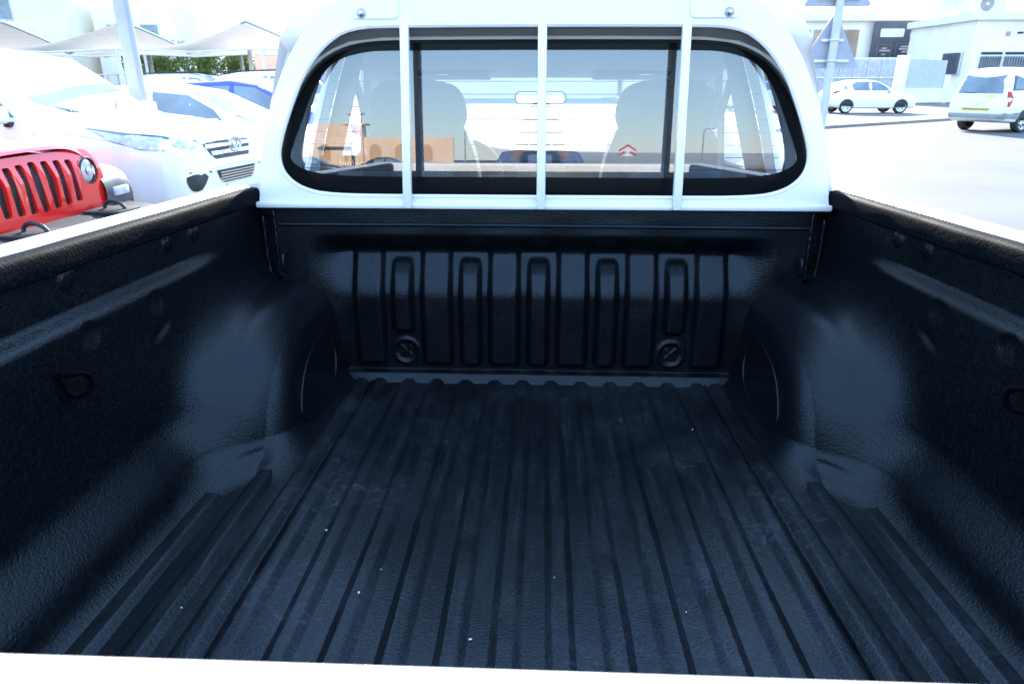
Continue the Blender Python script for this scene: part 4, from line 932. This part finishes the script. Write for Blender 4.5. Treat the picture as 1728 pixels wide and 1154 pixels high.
lb = wall_box('cream_building', 'cream building with square windows behind the canopies on the left', (-44, 41.0, 0), (-26.6, 52, 9.0), CREAM, [(-29.7 + k * 1.45, -28.75 + k * 1.45, 1.75, 2.85) for k in range(2)] + [(-34 + k * 1.5, -33 + k * 1.5, 1.8, 2.9) for k in range(2)] + [(-40 + k * 3, -38.6 + k * 3, 4.8, 6.3) for k in range(4)])
wall_box('white_building', 'long pale block behind the canopies, between the cream building and the trees', (-26.0, 42.5, 0), (-21.4, 52, 5.6), WHT, [(-25.2, -24.2, 3.4, 4.6), (-23.2, -22.2, 3.4, 4.6)])
wall_box('pink_building', 'pinkish house far off at the right end of the canopies', (-24.5, 62, 0), (-12.5, 70, 5.6), mat('pink_render', (0.58, 0.40, 0.33), 0.9, var=0.05), [(-22, -20.8, 2.2, 3.6), (-18.4, -17.2, 2.2, 3.6), (-15.6, -14.4, 2.2, 3.6)])
LEAF = mat('leaves', (0.16, 0.22, 0.035), 0.6, var=0.35, vscale=1.6); BARK = mat('bark', (0.14, 0.10, 0.07), 0.9, var=0.2, vscale=6)
def tree(x, y, h, rad, lab, seed, group='trees behind the canopies'):
    r = random.Random(seed); t = empty('leafy_tree', (x, y, 0)); tag(t, lab, 'tree', group)
    b = MB(); b.tube([(0, 0, 0), (.05, .02, h * .25), (-.03, .05, h * .45), (.06, 0, h * .7)], [.14, .11, .08, .03], 8)
    for k in range(7):
        a = r.uniform(0, 6.28); z0 = h * r.uniform(.3, .55); b.tube([(0, 0, z0), (rad * .35 * math.cos(a), rad * .35 * math.sin(a), z0 + h * .12), (rad * .7 * math.cos(a), rad * .7 * math.sin(a), z0 + h * .25)], [.06, .04, .015], 6)
    b.build('trunk', BARK, t)
    v = []; f = []
    cl = [(r.uniform(-.75, .75) * rad, r.uniform(-.75, .75) * rad, h * r.uniform(.42, .92), rad * r.uniform(.22, .42)) for _ in range(26)]
    for cx, cy, cz, cr in cl:
        for _ in range(170):
            d = Vector((r.gauss(0, 1), r.gauss(0, 1), r.gauss(0, 1))); d = d.normalized() * cr * r.random() ** .4
            p = Vector((cx, cy, cz)) + d; s_ = r.uniform(.05, .11); e1 = Vector((r.gauss(0, 1), r.gauss(0, 1), r.gauss(0, 1))).normalized(); e2 = e1.orthogonal().normalized()
            k = len(v); v += [p - e1 * s_, p + e2 * s_ * .45, p + e1 * s_, p - e2 * s_ * .45]; f.append([k, k + 1, k + 2, k + 3])
    mesh('crown', v, f, LEAF, t, smooth=False)
tree(-21.6, 40.2, 3.9, 1.5, 'leafy green tree left of the white canopy post', 1); tree(-19.3, 40.6, 3.6, 1.4, 'bushy green tree between the canopy posts', 2); tree(-17.0, 40.0, 3.3, 1.3, 'round green tree right of the canopy posts', 3)
pf = empty('palm_screen', (-24.2, 39.0, 0)); tag(pf, 'low white railing before the trees under the canopies', 'railing')
for k in range(9): MB().box((k * .55, -.03, 0), (k * .55 + .06, .03, 1.9), .005).build('post', MATS['canopy_post'], pf)
for z in (1.0, 1.85): MB().box((-.03, -.045, z), (4.5, -.031, z + .07), .004).build('rail', MATS['canopy_post'], pf)

# ================================================================== right: warning signs, buildings
SGB = mat('sign_back', (0.34, 0.36, 0.42), 0.5, 0.2, var=0.05, vscale=5)
sp = empty('sign_post', (3.80, 9.85, 0)); tag(sp, 'grey post carrying two triangular warning signs seen from behind', 'road sign')
b = MB(); b.tube([(0, 0, 0), (0, 0, 3.2)], .052, 14); b.build('post', POLE, sp)
for zc, sc in ((1.655, .40), (2.395, .44)):
    tri = smooth_poly([(-sc, zc), (sc, zc), (0, zc + sc * 1.73)], 0); tri = [(x * 1.0, z) for x, z in tri]
    rr = []
    for i in range(3):
        a, p_, n_ = Vector(tri[i - 1]), Vector(tri[i]), Vector(tri[(i + 1) % 3]); u1 = (a - p_).normalized() * .05; u2 = (n_ - p_).normalized() * .05
        rr += [tuple(p_ + u1), tuple(p_ + (u1 + u2) * .28), tuple(p_ + u2)]
    q = MB(); q.plate(rr, lambda u, v, w: (u, .085 - w, v), .004); pl = q.build('sign_plate', SGB, sp, sharp=20)
    q = MB(); q.plate(rr, lambda u, v, w: (u, .0865 + w, v), .002); q.build('sign_border', RED, pl)
    ins = [(x * .72, zc + sc * .577 + (z - zc - sc * .577) * .72) for x, z in rr]; q = MB(); q.plate(ins, lambda u, v, w: (u, .0892 + w, v), .001); q.build('sign_face', PLATE, pl)
    for zz, hw in ((zc + .09, sc * .62), (zc + sc * .85, sc * .36)):
        MB().box((-hw, .058, zz - .018), (hw, .078, zz + .018), .004).build('bracket', mat('bracket_metal', (0.66, 0.67, 0.68), 0.4, 0.4), pl)
        b = MB(); b.tube([(.058 * math.cos(t * math.pi / 8), .058 * math.sin(t * math.pi / 8), zz) for t in range(16)], .012, 6, closed=True); b.build('clamp', MATS['bracket_metal'], pl)

rb = empty('white_annex', (31.9, 56.4, 0)); tag(rb, 'white single-storey building with barred windows and roof plant, far right', 'building')
v2 = [(0, 0), (26, 0), (26, 18), (-.3, 9.0)]
p = MB(); p.plate(v2, lambda u, v, w: (u, v, w), 5.75); p.build('wall', WHT, rb, sharp=20)
p = MB(); p.plate([(-.35, -.35), (26.4, -.35), (26.4, 18.4), (-.68, 9.1)], lambda u, v, w: (u, v, 5.755 + w), .5); p.build('roof_fascia', mat('fascia', (0.80, 0.75, 0.68), 0.7, var=0.03), rb, sharp=20)
GRL = mat('grille_bars', (0.10, 0.10, 0.12), 0.5)
for x0, x1 in ((.7, 2.25), (2.45, 4.2), (6.0, 8.0)):
    w_ = MB().box((x0 - .08, -.06, 2.0), (x1 + .08, .01, 3.75), .01).build('window', MATS['window_frame'], rb); MB().box((x0, -.085, 2.1), (x1, -.062, 3.3)).build('pane', CGLASS, w_, smooth=False); MB().box((x0, -.085, 3.42), (x1, -.062, 3.6)).build('transom_pane', DARK, w_, smooth=False)
    for k in range(9): MB().box((x0 + (x1 - x0) * (k + .5) / 9 - .022, -.15, 2.05), (x0 + (x1 - x0) * (k + .5) / 9 + .022, -.11, 3.3)).build('bar', GRL, w_, smooth=False)
# barred window on the receding left wall
w_ = MB().box((-.06, .9, 2.0), (.0, 3.5, 3.75), .01).build('window', MATS['window_frame'], rb)
w_.location = (-.10, 0, 0); MB().box((-.10, 1.0, 2.1), (-.065, 3.4, 3.6)).build('pane', CGLASS, w_, smooth=False)
for k in range(12): MB().box((-.17, 1.05 + k * .2, 2.05), (-.13, 1.11 + k * .2, 3.6)).build('bar', GRL, w_, smooth=False)
ac = MB().box((.2, .8, 6.26), (2.3, 1.7, 7.8), .04).build('roof_unit', mat('plant_white', (0.66, 0.66, 0.64), 0.6), rb)
q = MB(); q.lathe([(.001, -.02), (.42, -.02), (.45, -.05), (.48, 0)], 24, 'y', (.85, .79, 6.9)); fa = q.build('fan', mat('fan_grey', (0.30, 0.28, 0.25), 0.6), ac); q = MB(); q.lathe([(.001, -.06), (.10, -.05), (.12, 0)], 12, 'y', (.85, .77, 6.9)); q.build('fan_hub', PLATE, fa)
for x, y in ((-.2, 4.0), (-.3, 6.0), (-.25, 7.6), (3.2, .9), (5.0, 1.0)):
    q = MB(); q.tube([(x + .5, y, 6.25), (x + .5, y, 6.9), (x + .35, y + .2, 7.6), (x + .45, y + .3, 9.2)], .06, 6); q.build('riser_pipe', MATS['plant_white'], rb)
tank = MB().box((.1, 3.0, 6.26), (1.6, 7.8, 8.8), .06).build('roof_tank', MATS['plant_white'], rb)
q = MB(); q.box((2.2, -.10, 4.7), (2.5, -.01, 5.0), .03); q.build('alarm_box', mat('alarm', (0.5, 0.25, 0.35), 0.5), rb); q = MB(); q.box((3.0, -.12, 4.85), (3.4, -.01, 4.97), .02); q.build('camera_box', DARK, rb)
sh = wall_box('shop_building', 'white showroom with flat fascia, tan shopfront and dark poster panel behind the signs', (8, 69.9, 0), (46, 82, 6.7), WHT)
o = Vector(sh.location)
MB().box((-19.4, -.6, 6.705), (19.4, 12.4, 7.45), .02).build('fascia', MATS['fascia'], sh)
BRONZE = mat('bronze_glass', (0.36, 0.25, 0.17), 0.12, var=0.15, vscale=0.6)
for k in range(9):
    x = -17.5 + k * 2.2; s_ = MB().box((x, -.05, .5), (x + 2.05, .01, 6.1), .01).build('shopfront_bay', MATS['window_frame'], sh); MB().box((x + .08, -.075, 2.6), (x + 1.97, -.052, 6.0)).build('pane', BRONZE, s_, smooth=False); MB().box((x + .08, -.075, .6), (x + 1.97, -.052, 2.5)).build('lower_pane', BRONZE, s_, smooth=False)
pb = empty('poster_panel', (30.2, 69.3, 0)); tag(pb, 'dark grey advertising panel with white block and small lettering, behind the hatchback', 'poster')
MB().box((-.12, -.05, 3.3), (4.1, .05, 6.62), .02).build('board', mat('poster_dark', (0.075, 0.075, 0.085), 0.5, var=0.15, vscale=0.8), pb)
INK = mat('poster_ink', (0.62, 0.58, 0.52), 0.6); p = MB(); p.plate(rrect(.55, 2.65, 5.35, 6.05, .12), lambda u, v, w: (u, -.053 - w, v), .005); p.build('white_block', PLATE, pb)
for (x0, z, n_, ch) in ((.9, 4.35, 4, .10), (.7, 4.15, 9, .10), (.95, 3.85, 4, .08), (2.55, 4.5, 7, .10), (2.45, 4.28, 9, .12), (2.75, 4.05, 6, .11), (3.3, 5.95, 3, .26), (3.2, 5.4, 4, .26)):
    q = MB()
    for k in range(n_): q.box((x0 + k * ch * 1.1, -.056, z), (x0 + k * ch * 1.1 + ch * .8, -.052, z + ch * (1.1 + .3 * (k % 2))))
    q.build('lettering_line', INK, pb, smooth=False)
for (x0, x1, z0, z1) in ((.45, 1.75, 3.6, 4.75), (2.15, 3.75, 3.6, 4.85)):
    q = MB()
    for a in ((x0, z0, x0 + .03, z1), (x1 - .03, z0, x1, z1), (x0 + .032, z1 - .03, x1 - .032, z1)): q.box((a[0], -.057, a[1]), (a[2], -.052, a[3]))
    q.build('printed_frame', mat('print_grey', (0.20, 0.21, 0.24), 0.6), pb, smooth=False)
fw_ = empty('boundary_wall', (24.4, 50.9, 0)); tag(fw_, 'low white boundary wall with grey mesh panel between pillars', 'wall')
MB().box((-.25, -.25, .1), (.35, .35, 3.2), .02).build('pillar', WHT, fw_); MB().box((4.4, 2.55, .1), (4.8, 2.95, 2.0), .02).build('pillar', WHT, fw_)
p = MB(); p.plate([(.36, .16), (4.4, .16), (4.4, 2.95), (.36, 2.95)], lambda u, v, w: (u, u * .60 + w, v), .12); p.build('panel', mat('wall_panel', (0.50, 0.53, 0.58), 0.7, var=0.04), fw_, sharp=20)
p = MB(); p.plate([(.36, .16), (7.4, .16), (7.4, 1.1), (.36, 1.1)], lambda u, v, w: (u, u * .60 - .13 + w, v), .12); p.build('plinth', WHT, fw_, sharp=20)
mf = empty('mesh_fence', (20.0, 58.0, 0)); tag(mf, 'grey mesh fence below the dark poster panel', 'fence')
for k in range(9): MB().box((k * 1.05, -.03, .09), (k * 1.05 + .07, .03, 3.3), .004).build('upright', POLE, mf)
p = MB(); p.plate([(0, .3), (8.5, .3), (8.5, 3.2), (0, 3.2)], lambda u, v, w: (u, .045 + w, v), .01); p.build('mesh_panel', mat('fence_mesh', (0.42, 0.44, 0.48), 0.7, var=0.12, vscale=9), mf, sharp=20)
for z in (.4, 1.8, 3.2): MB().box((-.05, -.045, z), (8.8, -.022, z + .08), .004).build('rail', MATS['bracket_metal'], mf)

# ================================================================== straight ahead, seen through the windscreen
wall_box('pale_block', 'long pale building straight ahead, seen through the cab windows', (-11, 72, 0), (7.5, 84, 8.0), WHT, [(-10 + k * 2.9, -8.2 + k * 2.9, 2.2, 4.2) for k in range(6)] + [(-10 + k * 2.9, -8.2 + k * 2.9, 5.2, 7.0) for k in range(6)], wm=mat('aqua_glass', (0.25, 0.42, 0.44), 0.1))

# ================================================================== behind the camera, mirrored in the rear window
TAN = mat('sand_render', (0.74, 0.54, 0.36), 0.9, var=0.05, vscale=0.2, bump=0.2, bscale=8)
mw = empty('mosque_wall', (-27, -150, 0)); tag(mw, 'sand coloured perimeter wall with blind arches, mirrored in the rear window', 'wall')
MB().box((-30, -.5, 0), (8.2, .5, 5.9), .03).build('wall', TAN, mw)
for k in range(6):
    p = MB(); x = -27 + k * 5.6; ol = [(x, .8), (x + 2.6, .8), (x + 2.6, 3.0)] + [(x + 1.3 + 1.3 * math.cos(t * math.pi / 8), 3.0 + 1.5 * math.sin(t * math.pi / 8)) for t in range(1, 8)] + [(x, 3.0)]
    p.plate(ol, lambda u, v, w: (u, .505 + w, v), .06); p.build('blind_arch', mat('arch_shade', (0.52, 0.31, 0.17), 0.9), mw, sharp=20)
mn = empty('minaret', (-40.0, -150, 0)); tag(mn, 'sand coloured minaret with balcony, mirrored in the left of the rear window', 'tower')
b = MB(); b.box((-1.7, -1.7, 0), (1.7, 1.7, 8.4), .05); b.build('shaft', TAN, mn)
MB().box((-2.5, -2.5, 8.4), (2.5, 2.5, 8.75), .03).build('balcony', TAN, mn)
b = MB(); b.lathe([(1.25, 8.76), (1.25, 10.6)], 8, 'z'); b.build('lantern', TAN, mn)
for a in range(8): MB().box((-.28, 1.16, 9.0), (.28, 1.22, 10.2), .02, ).build('lantern_opening', DARK, mn).rotation_euler = (0, 0, a * math.pi / 4 + .39)
MB().box((-1.7, -1.7, 10.6), (1.7, 1.7, 10.85), .03).build('cornice', TAN, mn)
b = MB(); b.lathe([(1.2, 10.86), (1.15, 11.3), (.8, 11.9), (.2, 12.5), (.05, 13.6), (.0, 13.8)], 16, 'z'); b.build('cap', TAN, mn)
p = MB(); p.plate([(-.6, 4.6), (.6, 4.6), (.6, 6.8), (.3, 7.5), (0, 7.7), (-.3, 7.5), (-.6, 6.8)], lambda u, v, w: (u, 1.705 + w, v), .05); p.build('niche', MATS['arch_shade'], mn)
wall_box('mosque_hall', 'sand coloured hall behind the perimeter wall, mirrored in the rear window', (-70, -175, 0), (-44, -157, 9.0), TAN, cat='building')
wall_box('far_depot', 'long low brown shed on the horizon, mirrored in the right of the rear window', (-6, -190, 0), (75, -180, 3.2), mat('depot', (0.26, 0.29, 0.33), 0.9, var=0.06), cat='building')
for i, (x, y) in enumerate(((-15.9, -146), (32.5, -140))):
    l = empty('street_lamp', (x, y, 0)); tag(l, ['street lamp beside the end of the sand wall, mirrored in the window', 'street lamp over the brown shed, mirrored right of the middle bar'][i], 'street lamp', 'street lamps behind the truck')
    b = MB(); b.tube([(0, 0, 0), (0, 0, 6.6), (.15, 0, 7.2), (.7, 0, 7.5), (1.6, 0, 7.45)], [.16, .12, .10, .08, .06], 8); b.build('pole', MATS['fan_grey'], l); MB().box((1.4, -.18, 7.32), (2.2, .18, 7.46), .04).build('lamp_head', MATS['fan_grey'], l)
ch = empty('chevron_board', (9.0, -70, 0)); tag(ch, 'red and white chevron road board, mirrored in the right pane', 'road sign')
b = MB(); b.tube([(0, 0, 0), (0, 0, 1.7)], .05, 8); b.build('post', POLE, ch)
for z in (1.7, 2.15):
    p = MB(); p.plate([(-.9, z), (0, z + .55), (.9, z), (.9, z + .18), (0, z + .75), (-.9, z + .18)], lambda u, v, w: (u, .02 + w, v), .02); p.build('chevron', RED, ch, sharp=20)
    p = MB(); p.plate([(-.6, z + .02), (0, z + .36), (.6, z + .02)], lambda u, v, w: (u, .045 + w, v), .005); p.build('panel', PLATE, ch, sharp=20)
ds = empty('direction_sign', (-17.5, -62, 0)); tag(ds, 'dark arrow-shaped direction board on a post, mirrored in the left pane', 'road sign')
b = MB(); b.tube([(0, 0, 0), (0, 0, 3.0)], .16, 8); b.build('post', DARK, ds); p = MB(); p.plate([(.1, 2.1), (-2.6, 2.1), (-2.6, 1.95), (-3.4, 2.25), (-2.6, 2.55), (-2.6, 2.4), (.1, 2.4)], lambda u, v, w: (u, .17 + w, v), .04); p.build('board', DARK, ds, sharp=20)
sedan('dark_saloon', 'dark saloon parked behind the truck, mirrored low in the left pane', mat('car_black', (0.02, 0.02, 0.022), 0.2, coat=0.5), (-14.5, -48, 0), 0.0, 'cars mirrored in the rear window')
sedan('dark_saloon', 'second dark saloon behind the truck, mirrored beside the first', MATS['car_black'], (-8.8, -48.6, 0), 0.0, 'cars mirrored in the rear window')
# small litter on the bed floor
lit = MB(); r = random.Random(4)
FL = [(-.245, -.80), (-.262, -.87), (-.61, -.80), (.60, -.79), (.545, -.80), (-.48, -.86), (-.52, -.90)] + [(r.uniform(-.42, .42), r.uniform(-1.1, -.1)) for _ in range(6)]
for x, y in FL:
    s_ = r.uniform(.0006, .0013); rot = Matrix.Rotation(r.uniform(0, 6), 3, 'Z'); q = MB(); q.box((-s_ * r.uniform(1, 2.2), -s_, -.0005), (s_ * 1.6, s_, .0009), .0004, rot=rot)
    wpt = truck.matrix_basis @ Vector((x, y, ZF + .0135 if abs(((x / PR) % 1) - .5) < .2 else ZF + .002)); lit.add([v + wpt for v in q.v], q.f)
lit.build('litter_flecks', mat('fleck', (0.7, 0.7, 0.68), 0.7), None, kind='stuff', label='tiny white paint flecks scattered on the black bed floor', cat='litter')
# ================================================================== the photographer, mirrored in the rear window
ph = empty('person', (0.0, -0.36, 0)); tag(ph, 'person in light blue shirt raising a camera, mirrored in the rear window', 'person')
SKIN = mat('skin', (0.30, 0.17, 0.11), 0.55, var=0.06, vscale=20); SHIRT = mat('shirt_blue', (0.10, 0.15, 0.28), 0.85, var=0.08, vscale=12); TROUS = mat('trousers', (0.03, 0.032, 0.04), 0.85); HAIR = mat('hair', (0.012, 0.010, 0.009), 0.6, var=0.2, vscale=40)
def skin_obj(name, verts, edges, rad, m, parent, sub=2):
    me = bpy.data.meshes.new(name); me.from_pydata(verts, edges, []); me.materials.append(m)
    o = bpy.data.objects.new(name, me); link(o, parent); o.modifiers.new('skin', 'SKIN'); 
    for i, v in enumerate(me.skin_vertices[0].data): v.radius = rad[i] if isinstance(rad[i], tuple) else (rad[i], rad[i]); v.use_root = (i == 0)
    sb = o.modifiers.new('sub', 'SUBSURF'); sb.levels = sub; sb.render_levels = sub; me.shade_smooth(); return o
V_ = [(0, 0, .90), (0, 0, 1.02), (0, .0, 1.15), (0, .0, 1.27), (0, .02, 1.34), (0, .05, 1.40), (0, .075, 1.45), (0, .085, 1.51), (0, .08, 1.565)]
E_ = [(i, i + 1) for i in range(8)]; Rr = [(.16, .11), (.15, .10), (.165, .115), (.165, .10), (.06, .06), (.055, .06), (.072, .09), (.076, .095), (.06, .07)]
def limb(a, pts, rad):
    k = a
    for p, r_ in zip(pts, rad): V_.append(p); Rr.append(r_); E_.append((k, len(V_) - 1)); k = len(V_) - 1
for s in (-1, 1):
    limb(3, [(s * .175, -.01, 1.285), (s * .265, .10, 1.10), (s * .19, .20, 1.22), (s * .095, .275, 1.36), (s * .078, .295, 1.40)], [.055, .045, .04, .028, .03])
    limb(0, [(s * .095, 0, .84), (s * .10, .02, .48), (s * .105, -.02, .10), (s * .11, .10, .035)], [.09, .06, .042, .04])
body = skin_obj('body', V_, E_, Rr, SKIN, ph)
V_ = [(0, 0, .86), (0, 0, 1.0), (0, 0, 1.15), (0, 0, 1.28), (0, .01, 1.335)]; E_ = [(i, i + 1) for i in range(4)]; Rr = [(.185, .13), (.17, .12), (.185, .13), (.175, .115), (.075, .075)]
for s in (-1, 1): limb(3, [(s * .18, -.01, 1.285), (s * .268, .10, 1.10), (s * .19, .20, 1.22), (s * .115, .26, 1.325)], [.072, .058, .052, .042])
skin_obj('shirt', V_, E_, Rr, SHIRT, body)
V_ = [(0, 0, .93), (0, 0, .86)]; E_ = [(0, 1)]; Rr = [(.165, .12), (.165, .12)]
for s in (-1, 1): limb(1, [(s * .095, 0, .80), (s * .10, .02, .48), (s * .105, -.015, .08)], [.105, .078, .07])
skin_obj('trousers', V_, E_, Rr, TROUS, body)
hp = []
for i in range(12):
    t = i / 11 * math.pi * .62
    hp.append((.092 * math.sin(t) + .002, .115 * math.cos(t)))
q = MB(); q.lathe(hp, 24, 'z', (0, 0, 0)); q.v = [Vector((v.x, v.y * 1.2 + .055 - .03 * (v.z < .06), v.z + 1.475 + .01)) for v in q.v]; q.build('hair', HAIR, body)
for s in (-1, 1):
    q = MB(); q.tube([(s * .078, .07, 1.50), (s * .088, .055, 1.52), (s * .09, .055, 1.49), (s * .08, .07, 1.465)], .010, 6); q.build('ear', SKIN, body)
    # hand: palm and five fingers closed round the camera grip
    q = MB(); q.box((s * .088 - .02, .262, 1.385), (s * .088 + .02, .322, 1.455), .018, seg=3)
    for k in range(4):
        z = 1.455 - k * .019; ln = (.92, 1.0, .95, .8)[k]
        q.tube([(s * .092, .30, z), (s * .100, .30 + .032 * ln, z + .002), (s * .085, .30 + .050 * ln, z), (s * .065, .30 + .048 * ln, z - .003)], [.0095, .009, .0085, .007], 8)
    q.tube([(s * .088, .275, 1.40), (s * .06, .262, 1.415), (s * .04, .258, 1.43)], [.011, .010, .008], 8)
    q.build('hand', SKIN, body)
    q = MB(); q.box((s * .11 - .045, -.09, 0), (s * .11 + .045, .19, .085), .035, seg=3); q.build('shoe', mat('shoe', (0.02, 0.02, 0.02), 0.5), body)
q = MB(); q.tube([(0, .16, 1.50), (0, .178, 1.475), (0, .17, 1.46)], [.010, .014, .010], 8); q.build('nose', SKIN, body)
q = MB(); q.tube([(-.024, .158, 1.432), (0, .166, 1.43), (.024, .158, 1.432)], .006, 6); q.build('mouth', mat('lips', (0.26, 0.11, 0.09), 0.5), body)
pc = empty('handheld_camera', (0, -.03, 1.48)); tag(pc, 'black camera held up by the person, mirrored in the rear window', 'camera')
b = MB(); b.box((-.072, -.075, -.055), (.072, -.015, .035), .012); b.box((-.026, -.07, .036), (.026, -.02, .062), .008); b.build('camera_body', BLACK, pc)
q = MB(); q.lathe([(.034, -.015), (.036, .008), (.034, .012), (.03, .010)], 24, 'y', (0, 0, -.008)); q.build('lens_barrel', BLACK, pc)
MB().box((-.02, -.06, .064), (.02, -.03, .085), .004).build('flash_shoe', STEEL, pc)
